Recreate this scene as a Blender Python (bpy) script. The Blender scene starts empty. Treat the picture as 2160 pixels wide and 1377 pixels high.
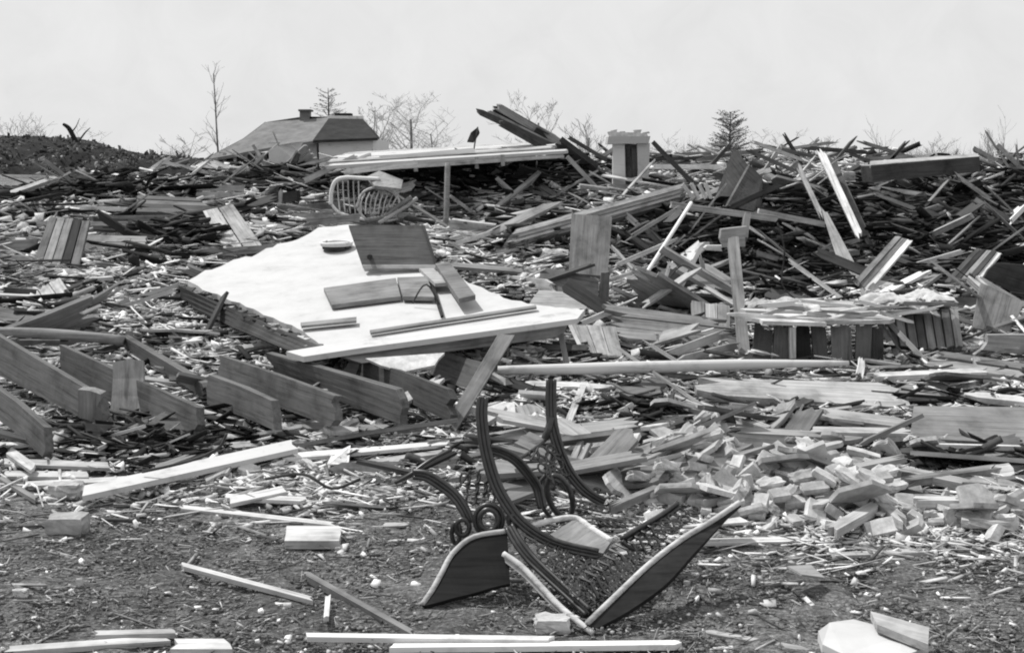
import bpy, math, random
import numpy as np
from mathutils import Vector, Matrix

random.seed(11)
rs = np.random.RandomState(5)
scene = bpy.context.scene
COL = scene.collection
R = math.radians

# ------------------------------------------------------------------ camera, world, sun, exposure
CAM_H = 1.75
FPX, CX, CY = 2316.0, 1080.0, 688.5
PITCH = math.atan((688.5 - 345.0) / FPX)
cam_d = bpy.data.cameras.new('camera')
cam = bpy.data.objects.new('camera', cam_d)
COL.objects.link(cam)
cam.location = (0, 0, CAM_H)
cam.rotation_euler = (R(90) - PITCH, 0, 0)
cam_d.sensor_width = 36.0
cam_d.lens = 36.0 * FPX / 2160.0
cam_d.clip_end = 9000
cam_d.clip_start = 0.05
scene.camera = cam
scene.cycles.filter_width = 2.0      # soft old lens

SUN_EL, SUN_AZ = 55.0, -52.0            # azimuth from +Y, negative = left
world = bpy.data.worlds.new('World')
scene.world = world
world.use_nodes = True
nt = world.node_tree
nt.nodes.clear()
wo = nt.nodes.new('ShaderNodeOutputWorld')
bg = nt.nodes.new('ShaderNodeBackground')
sky = nt.nodes.new('ShaderNodeTexSky')
sky.sky_type = 'NISHITA'
sky.sun_disc = False
sky.sun_elevation = R(SUN_EL)
sky.sun_rotation = R(SUN_AZ)
sky.air_density = 1.0
sky.dust_density = 2.0
# monochrome plate: blue-sensitive emulsion sees only the blue channel of the sky
sep = nt.nodes.new('ShaderNodeSeparateColor')
cmb = nt.nodes.new('ShaderNodeCombineColor')
nt.links.new(sky.outputs[0], sep.inputs[0])
mxs = nt.nodes.new('ShaderNodeMix'); mxs.data_type = 'FLOAT'
mxs.inputs[0].default_value = 0.93
mxs.inputs[3].default_value = 8.2
nt.links.new(sep.outputs[2], mxs.inputs[2])
for k in range(3):
    nt.links.new(mxs.outputs[0], cmb.inputs[k])
# thin even cloud: faint mottling
wtc = nt.nodes.new('ShaderNodeTexCoord'); wn = nt.nodes.new('ShaderNodeTexNoise')
wn.inputs['Scale'].default_value = 16; wn.inputs['Detail'].default_value = 6; wn.inputs['Roughness'].default_value = .6
nt.links.new(wtc.outputs['Generated'], wn.inputs['Vector'])
wm = nt.nodes.new('ShaderNodeMapRange'); wm.inputs[1].default_value = .3; wm.inputs[2].default_value = .7; wm.inputs[3].default_value = .955; wm.inputs[4].default_value = 1.035
nt.links.new(wn.outputs[0], wm.inputs[0])
wx = nt.nodes.new('ShaderNodeVectorMath'); wx.operation = 'SCALE'
nt.links.new(cmb.outputs[0], wx.inputs[0]); nt.links.new(wm.outputs[0], wx.inputs['Scale'])
nt.links.new(wx.outputs[0], bg.inputs[0])
wn.inputs['Distortion'].default_value = .6
bg.inputs[1].default_value = 0.110
nt.links.new(bg.outputs[0], wo.inputs[0])

sd = bpy.data.lights.new('sun', 'SUN')
sd.energy = 4.95
sd.angle = R(0.5)
sd.color = (1.0, 0.995, 0.985)
sun = bpy.data.objects.new('sun', sd)
COL.objects.link(sun)
to_sun = Vector((math.sin(R(SUN_AZ)) * math.cos(R(SUN_EL)), math.cos(R(SUN_AZ)) * math.cos(R(SUN_EL)), math.sin(R(SUN_EL))))
sun.rotation_euler = to_sun.to_track_quat('Z', 'Y').to_euler()
sun.location = to_sun * 60
vs = scene.view_settings
vs.view_transform = 'Standard'
vs.look = 'None'
vs.gamma = 1.0
vs.exposure = -0.14
vs.use_curve_mapping = False

# ------------------------------------------------------------------ pixel ray helpers (photo pixels -> places)
cp, sp = math.cos(PITCH), math.sin(PITCH)
def ray(u, v):
    a = (u - CX) / FPX; b = (CY - v) / FPX
    y = cp + b * sp; z = -sp + b * cp
    return a / y, z / y                  # x and z per metre of Y
def W(u, v, Y):
    a, b = ray(u, v)
    return Vector((a * Y, Y, CAM_H + b * Y))

def hashn(ix, iy, seed):
    h = (ix.astype(np.int64) * 374761393 + iy.astype(np.int64) * 668265263 + seed * 974711) & 0xffffffff
    h = ((h ^ (h >> 13)) * 1274126177) & 0xffffffff
    h = (h ^ (h >> 16)) & 0xffff
    return h / 65535.0
def vnoise(x, y, seed=0):
    x = np.asarray(x, float); y = np.asarray(y, float)
    ix = np.floor(x); iy = np.floor(y); fx = x - ix; fy = y - iy
    fx = fx * fx * (3 - 2 * fx); fy = fy * fy * (3 - 2 * fy)
    a = hashn(ix, iy, seed); b = hashn(ix + 1, iy, seed); c = hashn(ix, iy + 1, seed); d = hashn(ix + 1, iy + 1, seed)
    return (a * (1 - fx) + b * fx) * (1 - fy) + (c * (1 - fx) + d * fx) * fy - 0.5

PY = np.array([-9e3, 0, 6, 8, 10, 12, 14, 15.5, 18, 19, 20, 22, 24, 26, 30, 34, 60, 9e3])
PL = np.array([0, 0, .0, .14, .28, .44, .60, .70, .92, 1.02, 1.12, 1.32, 1.47, 1.35, .8, .1, 0, 0])
PC = np.array([0, 0, .0, .14, .30, .46, .62, .72, .90, .96, 1.60, 1.68, 1.72, 1.5, .8, .1, 0, 0])
PR = np.array([0, 0, .0, .12, .24, .28, .34, 1.1, 1.34, 1.42, 1.5, 1.68, 1.84, 1.66, .8, .1, 0, 0])
def smooth(a, b, x):
    t = np.clip((x - a) / (b - a), 0, 1)
    return t * t * (3 - 2 * t)
def base_h(x, y):
    x = np.asarray(x, float); y = np.asarray(y, float)
    s = x / np.maximum(y, 1.0)
    l = np.interp(y, PY, PL); c = np.interp(y, PY, PC); r = np.interp(y, PY, PR)
    wc = smooth(-.2, -.12, s); wr = smooth(.06, .11, s)
    z = l * (1 - wc) + c * wc * (1 - wr) + r * wr
    wide = 1 - smooth(.8, 1.3, np.abs(s))
    return z * wide
def ground_h(x, y):
    z = base_h(x, y)
    k = smooth(5.5, 9, y) * (1 - smooth(28, 36, y))
    z = z + k * (vnoise(x * .9, y * .9, 3) * .14 + smooth(10, 13, y) * vnoise(x * .55 + 7, y * .7, 31) * .34 + vnoise(x * 2.3, y * 2.3, 4) * .07)
    z = z + vnoise(x * 1.3, y * 1.3, 8) * .05 * (1 - smooth(30, 60, y))
    return z
TS = np.concatenate([np.arange(2.5, 12, .03), np.arange(12, 32, .06), np.arange(32, 120, .5)])
def Gd(u, v, lift=0.0):
    u = np.atleast_1d(np.asarray(u, float)); v = np.atleast_1d(np.asarray(v, float))
    a = (u - CX) / FPX; b = (CY - v) / FPX
    y = cp + b * sp; z = -sp + b * cp
    rx = a / y; rz = z / y
    out = np.full(len(u), 25.0)
    for i0 in range(0, len(u), 2000):
        q = slice(i0, i0 + 2000)
        Y = TS[None, :]
        zz = CAM_H + rz[q, None] * Y
        g = ground_h(rx[q, None] * Y, np.broadcast_to(Y, zz.shape)) + lift
        hit = zz <= g
        idx = hit.argmax(1)
        res = TS[idx]
        res[~hit.any(1)] = 25.0
        out[q] = res
    return out
def D(u, v, lift=0.0):
    return float(Gd(u, v, lift)[0])
def G(u, v, lift=0.0):
    return W(u, v, D(u, v, lift))

# ------------------------------------------------------------------ materials (all greys: the plate is monochrome)
def new_mat(name):
    m = bpy.data.materials.new(name); m.use_nodes = True
    n = m.node_tree.nodes; n.clear()
    o = n.new('ShaderNodeOutputMaterial'); p = n.new('ShaderNodeBsdfPrincipled')
    m.node_tree.links.new(p.outputs[0], o.inputs[0])
    return m, n, m.node_tree.links, p
def ramp(n, stops):
    r = n.new('ShaderNodeValToRGB')
    els = r.color_ramp.elements
    els[0].position, els[0].color = stops[0][0], (stops[0][1],) * 3 + (1,)
    els[1].position, els[1].color = stops[-1][0], (stops[-1][1],) * 3 + (1,)
    for p_, c in stops[1:-1]:
        e = els.new(p_); e.color = (c,) * 3 + (1,)
    return r
def mul(n, L, a, b):
    m = n.new('ShaderNodeMath'); m.operation = 'MULTIPLY'
    for i, k in ((0, a), (1, b)):
        if isinstance(k, (int, float)): m.inputs[i].default_value = k
        else: L.new(k, m.inputs[i])
    return m.outputs[0]
def noise(n, L, vec, scale, detail=4, rough=.6):
    t = n.new('ShaderNodeTexNoise'); t.inputs['Scale'].default_value = scale
    t.inputs['Detail'].default_value = detail; t.inputs['Roughness'].default_value = rough
    L.new(vec, t.inputs['Vector'])
    return t.outputs[0]
def mapping(n, L, src, sc):
    m = n.new('ShaderNodeMapping'); m.inputs['Scale'].default_value = sc
    L.new(src, m.inputs[0]); return m.outputs[0]
def wood(name, alb, contrast=1.0, rough=.85, paint=False):
    m, n, L, p = new_mat(name)
    tc = n.new('ShaderNodeTexCoord'); oi = n.new('ShaderNodeObjectInfo')
    add = n.new('ShaderNodeVectorMath'); add.operation = 'ADD'
    sc = n.new('ShaderNodeVectorMath'); sc.operation = 'SCALE'; sc.inputs[0].default_value = (37, 19, 23)
    L.new(oi.outputs['Random'], sc.inputs['Scale'])
    L.new(tc.outputs['Object'], add.inputs[0]); L.new(sc.outputs[0], add.inputs[1])
    g = noise(n, L, mapping(n, L, add.outputs[0], (1.2, 26, 26)), 1.6, 6, .7)
    st = noise(n, L, add.outputs[0], 3.2, 5, .65)
    k = contrast
    if paint:
        r1 = ramp(n, [(.30, 1 - .35 * k), (.42, 1 - .06 * k), (.75, 1.0)])
        r2 = ramp(n, [(.30, 1 - .45 * k), (.42, 1 - .05 * k), (.8, 1.0)])
    else:
        r1 = ramp(n, [(.30, 1 - .62 * k), (.46, 1 - .12 * k), (.56, 1.0), (.7, 1 + .28 * k)])
        r2 = ramp(n, [(.28, 1 - .55 * k), (.48, 1 - .08 * k), (.72, 1 + .22 * k)])
    L.new(g, r1.inputs[0]); L.new(st, r2.inputs[0])
    mr = n.new('ShaderNodeMapRange'); mr.inputs[3].default_value = .78; mr.inputs[4].default_value = 1.2
    L.new(oi.outputs['Random'], mr.inputs[0])
    c = mul(n, L, mul(n, L, mul(n, L, r1.outputs[0], r2.outputs[0]), mr.outputs[0]), alb)
    L.new(c, p.inputs['Base Color'])
    p.inputs['Roughness'].default_value = rough
    p.inputs['Specular IOR Level'].default_value = .12
    bp = n.new('ShaderNodeBump'); bp.inputs['Strength'].default_value = .5; bp.inputs['Distance'].default_value = .004
    L.new(g, bp.inputs['Height']); L.new(bp.outputs[0], p.inputs['Normal'])
    return m
M = {}
for i, a in enumerate([.03, .07, .125, .19, .27, .36, .48, .64]):
    M['w%d' % i] = wood('weathered_wood_%d' % i, a)
M['paint'] = wood('white_paint', .66, .8, .6, True)
M['shaded_wood'] = wood('shaded_varnish', .014)  # desk backrest: shade of the underside put into the near-black wood colour
M['half_shaded_wood'] = wood('half_shaded_varnish', .03)  # desk top: underside shade painted into the wood, less deep
M['paintg'] = wood('dirty_paint', .50, .9, .7, True)

def island_mat(name, lo, hi, stops=None, sc=18.0, rough=.9):
    m, n, L, p = new_mat(name)
    ge = n.new('ShaderNodeNewGeometry'); tc = n.new('ShaderNodeTexCoord')
    r = ramp(n, stops or [(0, lo), (1, hi)])
    L.new(ge.outputs['Random Per Island'], r.inputs[0])
    s = noise(n, L, tc.outputs['Object'], sc, 4, .7)
    r2 = ramp(n, [(.3, .55), (.5, 1.0), (.75, 1.25)]); L.new(s, r2.inputs[0])
    L.new(mul(n, L, r.outputs[0], r2.outputs[0]), p.inputs['Base Color'])
    p.inputs['Roughness'].default_value = rough; p.inputs['Specular IOR Level'].default_value = .2
    return m
M['splinter'] = island_mat('splinter_wood', .03, .7, [(0, .04), (.15, .10), (.38, .26), (.6, .44), (.8, .52), (1, .72)])
M['chip'] = island_mat('plaster_chip', .3, .8, [(0, .26), (.4, .52), (1, .80)])
M['clod'] = island_mat('soil_clod', .03, .3, [(0, .09), (.6, .2), (.9, .28), (1, .42)])
M['grass'] = island_mat('dry_grass', .05, .4, [(0, .04), (.55, .12), (.85, .26), (1, .55)])

def mottled(name, a, b, scale, bump=.3, dist=.01, rough=.9, stops=None, coord='Object', vary=True):
    m, n, L, p = new_mat(name)
    tc = n.new('ShaderNodeTexCoord')
    s = noise(n, L, tc.outputs[coord], scale, 8, .7)
    r = ramp(n, stops or [(.32, a), (.68, b)]); L.new(s, r.inputs[0])
    oi = n.new('ShaderNodeObjectInfo'); mr = n.new('ShaderNodeMapRange'); mr.inputs[3].default_value = .72; mr.inputs[4].default_value = 1.22
    L.new(oi.outputs['Random'], mr.inputs[0])
    L.new(mul(n, L, r.outputs[0], mr.outputs[0]) if vary else r.outputs[0], p.inputs['Base Color'])
    p.inputs['Roughness'].default_value = rough; p.inputs['Specular IOR Level'].default_value = .05
    bp = n.new('ShaderNodeBump'); bp.inputs['Strength'].default_value = bump; bp.inputs['Distance'].default_value = dist
    L.new(s, bp.inputs['Height']); L.new(bp.outputs[0], p.inputs['Normal'])
    return m
M['plaster'] = mottled('plaster', .30, .60, 11)
M['cloth'] = mottled('cloth', .36, .62, 6, .4, .02)
M['scrub'] = island_mat('bank_scrub', .02, .2, [(0, .02), (.6, .07), (.9, .16), (1, .35)])
M['brick'] = mottled('brick', .26, .56, 14, .5, .01)
M['stone'] = mottled('stone', .28, .56, 9, .6, .02)
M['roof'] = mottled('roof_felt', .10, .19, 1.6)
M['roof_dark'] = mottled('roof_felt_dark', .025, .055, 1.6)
M['bark'] = mottled('bark', .10, .22, 4)
M['twig'] = mottled('twig', .32, .48, 3)
M['needle'] = mottled('needles', .12, .26, 3)
M['hill'] = mottled('hill_turf', .012, .045, .9, .8, .25, vary=False)
M['sheet'] = mottled('white_sheet', .80, .88, 2.6, .15, .01, vary=False, stops=[(.28, .36), (.42, .47), (.55, .51), (.8, .54)])
M['cavity'] = mottled('dark_rubble', .02, .09, 6)
m, n, L, p = new_mat('cast_iron')
tc = n.new('ShaderNodeTexCoord'); s = noise(n, L, tc.outputs['Object'], 30, 4, .7)
r = ramp(n, [(.35, .010), (.65, .032)]); L.new(s, r.inputs[0]); L.new(r.outputs[0], p.inputs['Base Color'])
p.inputs['Roughness'].default_value = .38; p.inputs['Specular IOR Level'].default_value = .7
M['iron'] = m
# soil: dark earth, trodden straw, pale crumbs
m, n, L, p = new_mat('soil')
tc = n.new('ShaderNodeTexCoord')
a_ = noise(n, L, tc.outputs['Object'], 1.1, 6, .7)
b_ = noise(n, L, mapping(n, L, tc.outputs['Object'], (14, 32, 20)), 1.5, 6, .75)
c_ = noise(n, L, tc.outputs['Object'], 55, 4, .8)
ra = ramp(n, [(.3, .5), (.5, .95), (.7, 1.7)]); rb = ramp(n, [(.34, .4), (.5, .85), (.62, 1.4), (.72, 2.0)]); rc = ramp(n, [(.36, .5), (.55, 1.0), (.68, 1.7), (.76, 2.2)])
L.new(a_, ra.inputs[0]); L.new(b_, rb.inputs[0]); L.new(c_, rc.inputs[0])
L.new(mul(n, L, mul(n, L, mul(n, L, ra.outputs[0], rb.outputs[0]), rc.outputs[0]), .27), p.inputs['Base Color'])
p.inputs['Roughness'].default_value = .95; p.inputs['Specular IOR Level'].default_value = .1
ad = n.new('ShaderNodeMath'); L.new(b_, ad.inputs[0]); L.new(c_, ad.inputs[1])
bp = n.new('ShaderNodeBump'); bp.inputs['Strength'].default_value = 1.0; bp.inputs['Distance'].default_value = .03
L.new(ad.outputs[0], bp.inputs['Height']); L.new(bp.outputs[0], p.inputs['Normal'])
M['soil'] = m

# ------------------------------------------------------------------ object helpers
def tag(o, label=None, cat=None, group=None, kind=None):
    if label: o['label'] = label
    if cat: o['category'] = cat
    if group: o['group'] = group
    if kind: o['kind'] = kind
    return o
def empty(name, loc):
    e = bpy.data.objects.new(name, None); COL.objects.link(e); e.location = loc
    e.empty_display_size = .1
    return e
WM = {}
def mesh_obj(name, verts, faces, mat, parent=None, origin=None, rot=None, smooth_=False):
    """verts in world space; stored relative to origin/rot so grain runs along local X"""
    vv = [Vector(v) for v in verts]
    if origin is None:
        origin = sum(vv, Vector()) / len(vv)
    mt = Matrix.Translation(origin)
    if rot is not None: mt = mt @ rot.to_4x4()
    inv = mt.inverted()
    me = bpy.data.meshes.new(name)
    me.from_pydata([inv @ v for v in vv], [], faces)
    me.materials.append(mat)
    if smooth_:
        me.polygons.foreach_set('use_smooth', [True] * len(me.polygons))
    me.update()
    o = bpy.data.objects.new(name, me); COL.objects.link(o)
    if parent is not None:
        o.parent = parent
        pw = WM.get(parent.name) or Matrix.Translation(Vector(parent.location))
        o.matrix_local = pw.inverted() @ mt
    else:
        o.matrix_local = mt
    WM[o.name] = mt
    return o
def frame_of(ex, nz):
    ex = ex.normalized(); nz = (nz - ex * nz.dot(ex)).normalized(); ey = nz.cross(ex)
    return Matrix((ex, ey, nz)).transposed()
def slab_geo(c, th, jag=.02, K=3, m_=2, bow=0.0):
    """c = 4 world corners (0->1 length on one side, 3->2 on the other); thickness goes away from the camera/up side"""
    if jag > .025 and m_ == 2: K, m_ = 2, 4
    c = [Vector(q) for q in c]
    if (c[3] - c[0] + c[2] - c[1]).length > 1.15 * (c[1] - c[0] + c[2] - c[3]).length: c = [c[1], c[2], c[3], c[0]]   # grain along the longer side
    ex = (c[1] - c[0] + c[2] - c[3]); ey = (c[3] - c[0] + c[2] - c[1])
    nz = ex.cross(ey).normalized()
    ctr = sum(c, Vector()) / 4
    if nz.dot(Vector((0, 0, CAM_H)) - ctr) < 0: nz = -nz
    Lg = ex.length / 2
    top, bot = [], []
    for j in range(m_ + 1):
        t = j / m_
        j0 = random.uniform(-jag, jag) / max(Lg, .01); j1 = random.uniform(-jag, jag) / max(Lg, .01)
        for i in range(K + 1):
            s = i / K
            if i == 0: s += j0
            if i == K: s += j1
            a = c[0].lerp(c[1], s) if 0 <= s <= 1 else c[0] + (c[1] - c[0]) * s
            b = c[3] + (c[2] - c[3]) * s
            q = a + (b - a) * t + nz * (bow * math.sin(math.pi * min(max(s, 0), 1)))
            top.append(q); bot.append(q - nz * th)
    N = len(top); w = K + 1
    F = []
    for j in range(m_):
        for i in range(K):
            a = j * w + i
            F.append((a, a + 1, a + w + 1, a + w)); F.append((N + a, N + a + w, N + a + w + 1, N + a + 1))
    for i in range(K):
        F.append((i, N + i, N + i + 1, i + 1)); a = m_ * w + i
        F.append((a, a + 1, N + a + 1, N + a))
    for j in range(m_):
        a = j * w
        F.append((a, a + w, N + a + w, N + a)); a = j * w + K
        F.append((a, N + a, N + a + w, a + w))
    return top + bot, F, frame_of(ex, nz), ctr
HERO = []
def pts(corn, Y=None, lift=.03):
    """corn: [(u,v)]*n; Y None -> on the ground, number -> that depth, list -> per corner (None = ground)"""
    out = []
    if len(corn) >= 3: HERO.append(corn)
    ys = list(Y) if isinstance(Y, (list, tuple)) else [Y] * len(corn)
    g = Gd([c[0] for c in corn], [c[1] for c in corn], .06)
    k = min([1.0] + [g[i] / ys[i] for i in range(len(corn)) if ys[i]])     # never sink into the rubble: move the whole piece nearer
    for i, (u, v) in enumerate(corn):
        out.append(G(u, v, lift) if ys[i] is None else W(u, v, ys[i] * k))
    return out
def S(name, cat, label, mat, corn, Y=None, th=.03, n=1, jag=.015, lift=.03, along=0, group=None, mats=None, bow=0.0, gap=.06, raw=False, parent=None, pname='plank'):
    """a board (n=1) or a panel of n planks; the planks run from corner 0 to 1 (along=0) or 0 to 3 (along=1)"""
    c = corn if raw else pts(corn, Y, lift)
    if along: c = [c[0], c[3], c[2], c[1]]
    if n == 1:
        v, f, rot, ctr = slab_geo(c, th, jag, bow=bow)
        o = mesh_obj(name, v, f, M[mat], parent, ctr, rot)
        if parent is None: tag(o, label, cat, group)
        return o
    ctr = sum(c, Vector()) / 4
    e = empty(name, (ctr.x, ctr.y, min(q.z for q in c)))
    tag(e, label, cat, group)
    nz = (c[1] - c[0]).cross(c[3] - c[0]).normalized()
    if nz.dot(Vector((0, 0, CAM_H)) - ctr) < 0: nz = -nz
    for i in range(n):
        t0, t1 = i / n + gap / n * .5, (i + 1) / n - gap / n * .5
        off = nz * random.uniform(-.3, .5) * min(th, .03)
        q = [c[0].lerp(c[3], t0) + off, c[1].lerp(c[2], t0) + off, c[1].lerp(c[2], t1) + off, c[0].lerp(c[3], t1) + off]
        v, f, rot, cc = slab_geo(q, th, jag, bow=bow)
        mesh_obj(pname, v, f, M[(mats[i % len(mats)] if mats else mat)], e, cc, rot)
    return e
def line(u1, v1, u2, v2, w):
    """corner list of a strip w px wide along a centre line"""
    dx, dy = u2 - u1, v2 - v1; l = math.hypot(dx, dy); nx, ny = -dy / l * w / 2, dx / l * w / 2
    return [(u1 - nx, v1 - ny), (u2 - nx, v2 - ny), (u2 + nx, v2 + ny), (u1 + nx, v1 + ny)]
def prism(name, cat, label, mat, corn, Y=None, th=.03, lift=.03, group=None, parent=None, direction=None, raw=False):
    c = corn if raw else pts(corn, Y, lift)
    c = [Vector(q) for q in c]
    n = len(c)
    nz = Vector()
    for i in range(n): nz += c[i].cross(c[(i + 1) % n])
    nz.normalize(); ctr = sum(c, Vector()) / n
    if nz.dot(Vector((0, 0, CAM_H)) - ctr) < 0: nz = -nz
    d = -nz * th if direction is None else Vector(direction)
    V = c + [q + d for q in c]
    F = [tuple(range(n)), tuple(range(2 * n - 1, n - 1, -1))] + [(i, n + i, n + (i + 1) % n, (i + 1) % n) for i in range(n)]
    o = mesh_obj(name, V, F, M[mat], parent, ctr, frame_of(c[1] - c[0], nz))
    if parent is None: tag(o, label, cat, group)
    return o
def catmull(P, sub=5):
    P = [Vector(p) for p in P]
    out = []
    for i in range(len(P) - 1):
        p0 = P[max(i - 1, 0)]; p1 = P[i]; p2 = P[i + 1]; p3 = P[min(i + 2, len(P) - 1)]
        for k in range(sub):
            t = k / sub
            out.append(.5 * ((2 * p1) + (p2 - p0) * t + (2 * p0 - 5 * p1 + 4 * p2 - p3) * t * t + (3 * p1 - p0 - 3 * p2 + p3) * t ** 3))
    out.append(P[-1]); return out
def tube_geo(P, rad, sides=6, closed=False, V=None, F=None):
    V = [] if V is None else V; F = [] if F is None else F
    n = len(P); base = len(V)
    for i, p in enumerate(P):
        a = P[(i - 1) % n] if closed else P[max(i - 1, 0)]; b = P[(i + 1) % n] if closed else P[min(i + 1, n - 1)]
        t = (b - a)
        t = t.normalized() if t.length > 1e-9 else Vector((0, 0, 1))
        up = Vector((0, 1, 0)) if abs(t.y) < .9 else Vector((1, 0, 0))
        x = t.cross(up).normalized(); y = t.cross(x)
        r_ = rad[i] if isinstance(rad, (list, tuple)) else rad
        for k in range(sides):
            an = 2 * math.pi * k / sides
            V.append(p + x * (math.cos(an) * r_) + y * (math.sin(an) * r_))
    for i in range(n if closed else n - 1):
        for k in range(sides):
            a = base + i * sides + k; b = base + i * sides + (k + 1) % sides
            j = (i + 1) % n; c = base + j * sides + (k + 1) % sides; d = base + j * sides + k
            F.append((a, b, c, d))
    if not closed:
        F.append(tuple(base + k for k in range(sides))[::-1]); F.append(tuple(base + (n - 1) * sides + k for k in range(sides)))
    return V, F
def tube(name, P, rad, mat, parent=None, sides=6, sub=5, closed=False):
    Q = catmull(P, sub) if len(P) > 2 and sub > 1 else [Vector(p) for p in P]
    if isinstance(rad, (list, tuple)):
        rad = [np.interp(i / (len(Q) - 1), np.linspace(0, 1, len(rad)), rad) for i in range(len(Q))]
    V, F = tube_geo(Q, rad, sides, closed)
    return mesh_obj(name, V, F, M[mat], parent, smooth_=True)
def pole(name, cat, label, mat, a, b, rad, group=None, sides=8):
    o = tube(name, [a, a.lerp(b, .5), b], rad, mat, sides=sides, sub=2)
    return tag(o, label, cat, group)

def lump(name, mat, ctr, size, seed, parent=None, subd=3, rough=.35, sharp=False):
    """irregular rubble lump / brick heap, from a displaced cube-sphere"""
    n = subd * 2
    idx = {}; V = []; F = []
    def vid(p):
        k = tuple(round(q, 4) for q in p)
        if k not in idx:
            idx[k] = len(V); V.append(Vector(p))
        return idx[k]
    for ax in range(3):
        for sg in (-1, 1):
            for i in range(n):
                for j in range(n):
                    q = []
                    for (di, dj) in ((0, 0), (1, 0), (1, 1), (0, 1)):
                        a = -1 + 2 * (i + di) / n; b = -1 + 2 * (j + dj) / n
                        p_ = [0, 0, 0]; p_[ax] = sg; p_[(ax + 1) % 3] = a; p_[(ax + 2) % 3] = b
                        q.append(vid(p_))
                    F.append(tuple(q if sg > 0 else q[::-1]))
    from mathutils import noise as mn
    out = []
    for v in V:
        d = v.normalized()
        w = d.lerp(v * .62, .45 if not sharp else .8)
        k = 1 + rough * (mn.noise(d * 2.1 + Vector((seed * 3.1, seed * 1.7, 0))) + .6 * mn.noise(d * 5.3 + Vector((0, seed * 2.3, seed))))
        out.append(Vector((w.x * k * size[0], w.y * k * size[1], w.z * k * size[2])) + ctr)
    return mesh_obj(name, out, F, M[mat], parent)

def mass(name, mat, cen, ax, ay, az, label, cat, kind='stuff', taper=.0, parent=None):
    """N boxes (centre + half axes, numpy) joined into one mesh"""
    N = len(cen)
    sg = np.array([[-1, -1, -1], [1, -1, -1], [1, 1, -1], [-1, 1, -1], [-1, -1, 1], [1, -1, 1], [1, 1, 1], [-1, 1, 1]], float)
    jit = 1 + (rs.rand(N, 8, 1) - .5) * .35
    V = cen[:, None, :] + (sg[None, :, 0:1] * ax[:, None, :]) * jit + sg[None, :, 1:2] * ay[:, None, :] * (1 + (rs.rand(N, 8, 1) - .5) * .5) + sg[None, :, 2:3] * az[:, None, :]
    fc = np.array([[0, 3, 2, 1], [4, 5, 6, 7], [0, 1, 5, 4], [1, 2, 6, 5], [2, 3, 7, 6], [3, 0, 4, 7]])
    Fi = (fc[None] + (np.arange(N) * 8)[:, None, None]).reshape(-1)
    me = bpy.data.meshes.new(name)
    me.vertices.add(N * 8); me.vertices.foreach_set('co', V.reshape(-1))
    me.loops.add(N * 24); me.loops.foreach_set('vertex_index', Fi.astype(np.int32))
    me.polygons.add(N * 6)
    me.polygons.foreach_set('loop_start', (np.arange(N * 6) * 4).astype(np.int32))
    me.polygons.foreach_set('loop_total', np.full(N * 6, 4, np.int32))
    me.update(calc_edges=True); me.validate()
    me.materials.append(M[mat])
    o = bpy.data.objects.new(name, me); COL.objects.link(o)
    tag(o, label, cat, None, kind)
    return o

# ------------------------------------------------------------------ ground and hill
def axis(dense0, dense1, step, far, g=1.22):
    a = list(np.arange(dense0, dense1, step)); s = step; x = a[-1]
    while x < far: s *= g; x += s; a.append(x)
    s = step; x = a[0]; pre = []
    while x > -far: s *= g; x -= s; pre.append(x)
    return np.array(pre[::-1] + a)
gx = axis(-3.4, 3.4, .028, 6, 1.08)
def axis2():
    a = list(np.arange(-3.2, 3.2, .035)); x = a[-1]; s = .035
    pos = []
    while x < 4000: s *= 1.045 if s < .2 else 1.25; x += s; pos.append(x)
    neg = [-q for q in pos][::-1]
    return np.array(neg + a + pos)
gx = axis2()
a = list(np.arange(3.0, 7.5, .03)); x = a[-1]; s = .03; pos = []
while x < 4500: s *= 1.02 if x < 34 else 1.3; x += s; pos.append(x)
neg = []; x = 3.0; s = .03
while x > -300: s *= 1.3; x -= s; neg.append(x)
gy = np.array(neg[::-1] + a + pos)
X, Y = np.meshgrid(gx, gy)
Z = ground_h(X, Y)
fine = (vnoise(X * 9, Y * 9, 21) * .022 + vnoise(X * 22, Y * 22, 22) * .014 + vnoise(X * 4, Y * 4, 23) * .035) * (1 - smooth(14, 20, np.hypot(X, Y)))
Z = Z + fine
me = bpy.data.meshes.new('ground')
ny, nx = Z.shape
me.vertices.add(nx * ny); me.vertices.foreach_set('co', np.stack([X, Y, Z], -1).reshape(-1))
ii = (np.arange(ny - 1)[:, None] * nx + np.arange(nx - 1)[None, :]).reshape(-1)
fi = np.stack([ii, ii + 1, ii + nx + 1, ii + nx], -1).reshape(-1).astype(np.int32)
nf = len(ii)
me.loops.add(nf * 4); me.loops.foreach_set('vertex_index', fi)
me.polygons.add(nf); me.polygons.foreach_set('loop_start', (np.arange(nf) * 4).astype(np.int32)); me.polygons.foreach_set('loop_total', np.full(nf, 4, np.int32))
me.update(calc_edges=True); me.materials.append(M['soil'])
me.polygons.foreach_set('use_smooth', [True] * nf)
gr = bpy.data.objects.new('ground', me); COL.objects.link(gr)
tag(gr, 'dark trodden soil under the wreckage', kind='structure')

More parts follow.
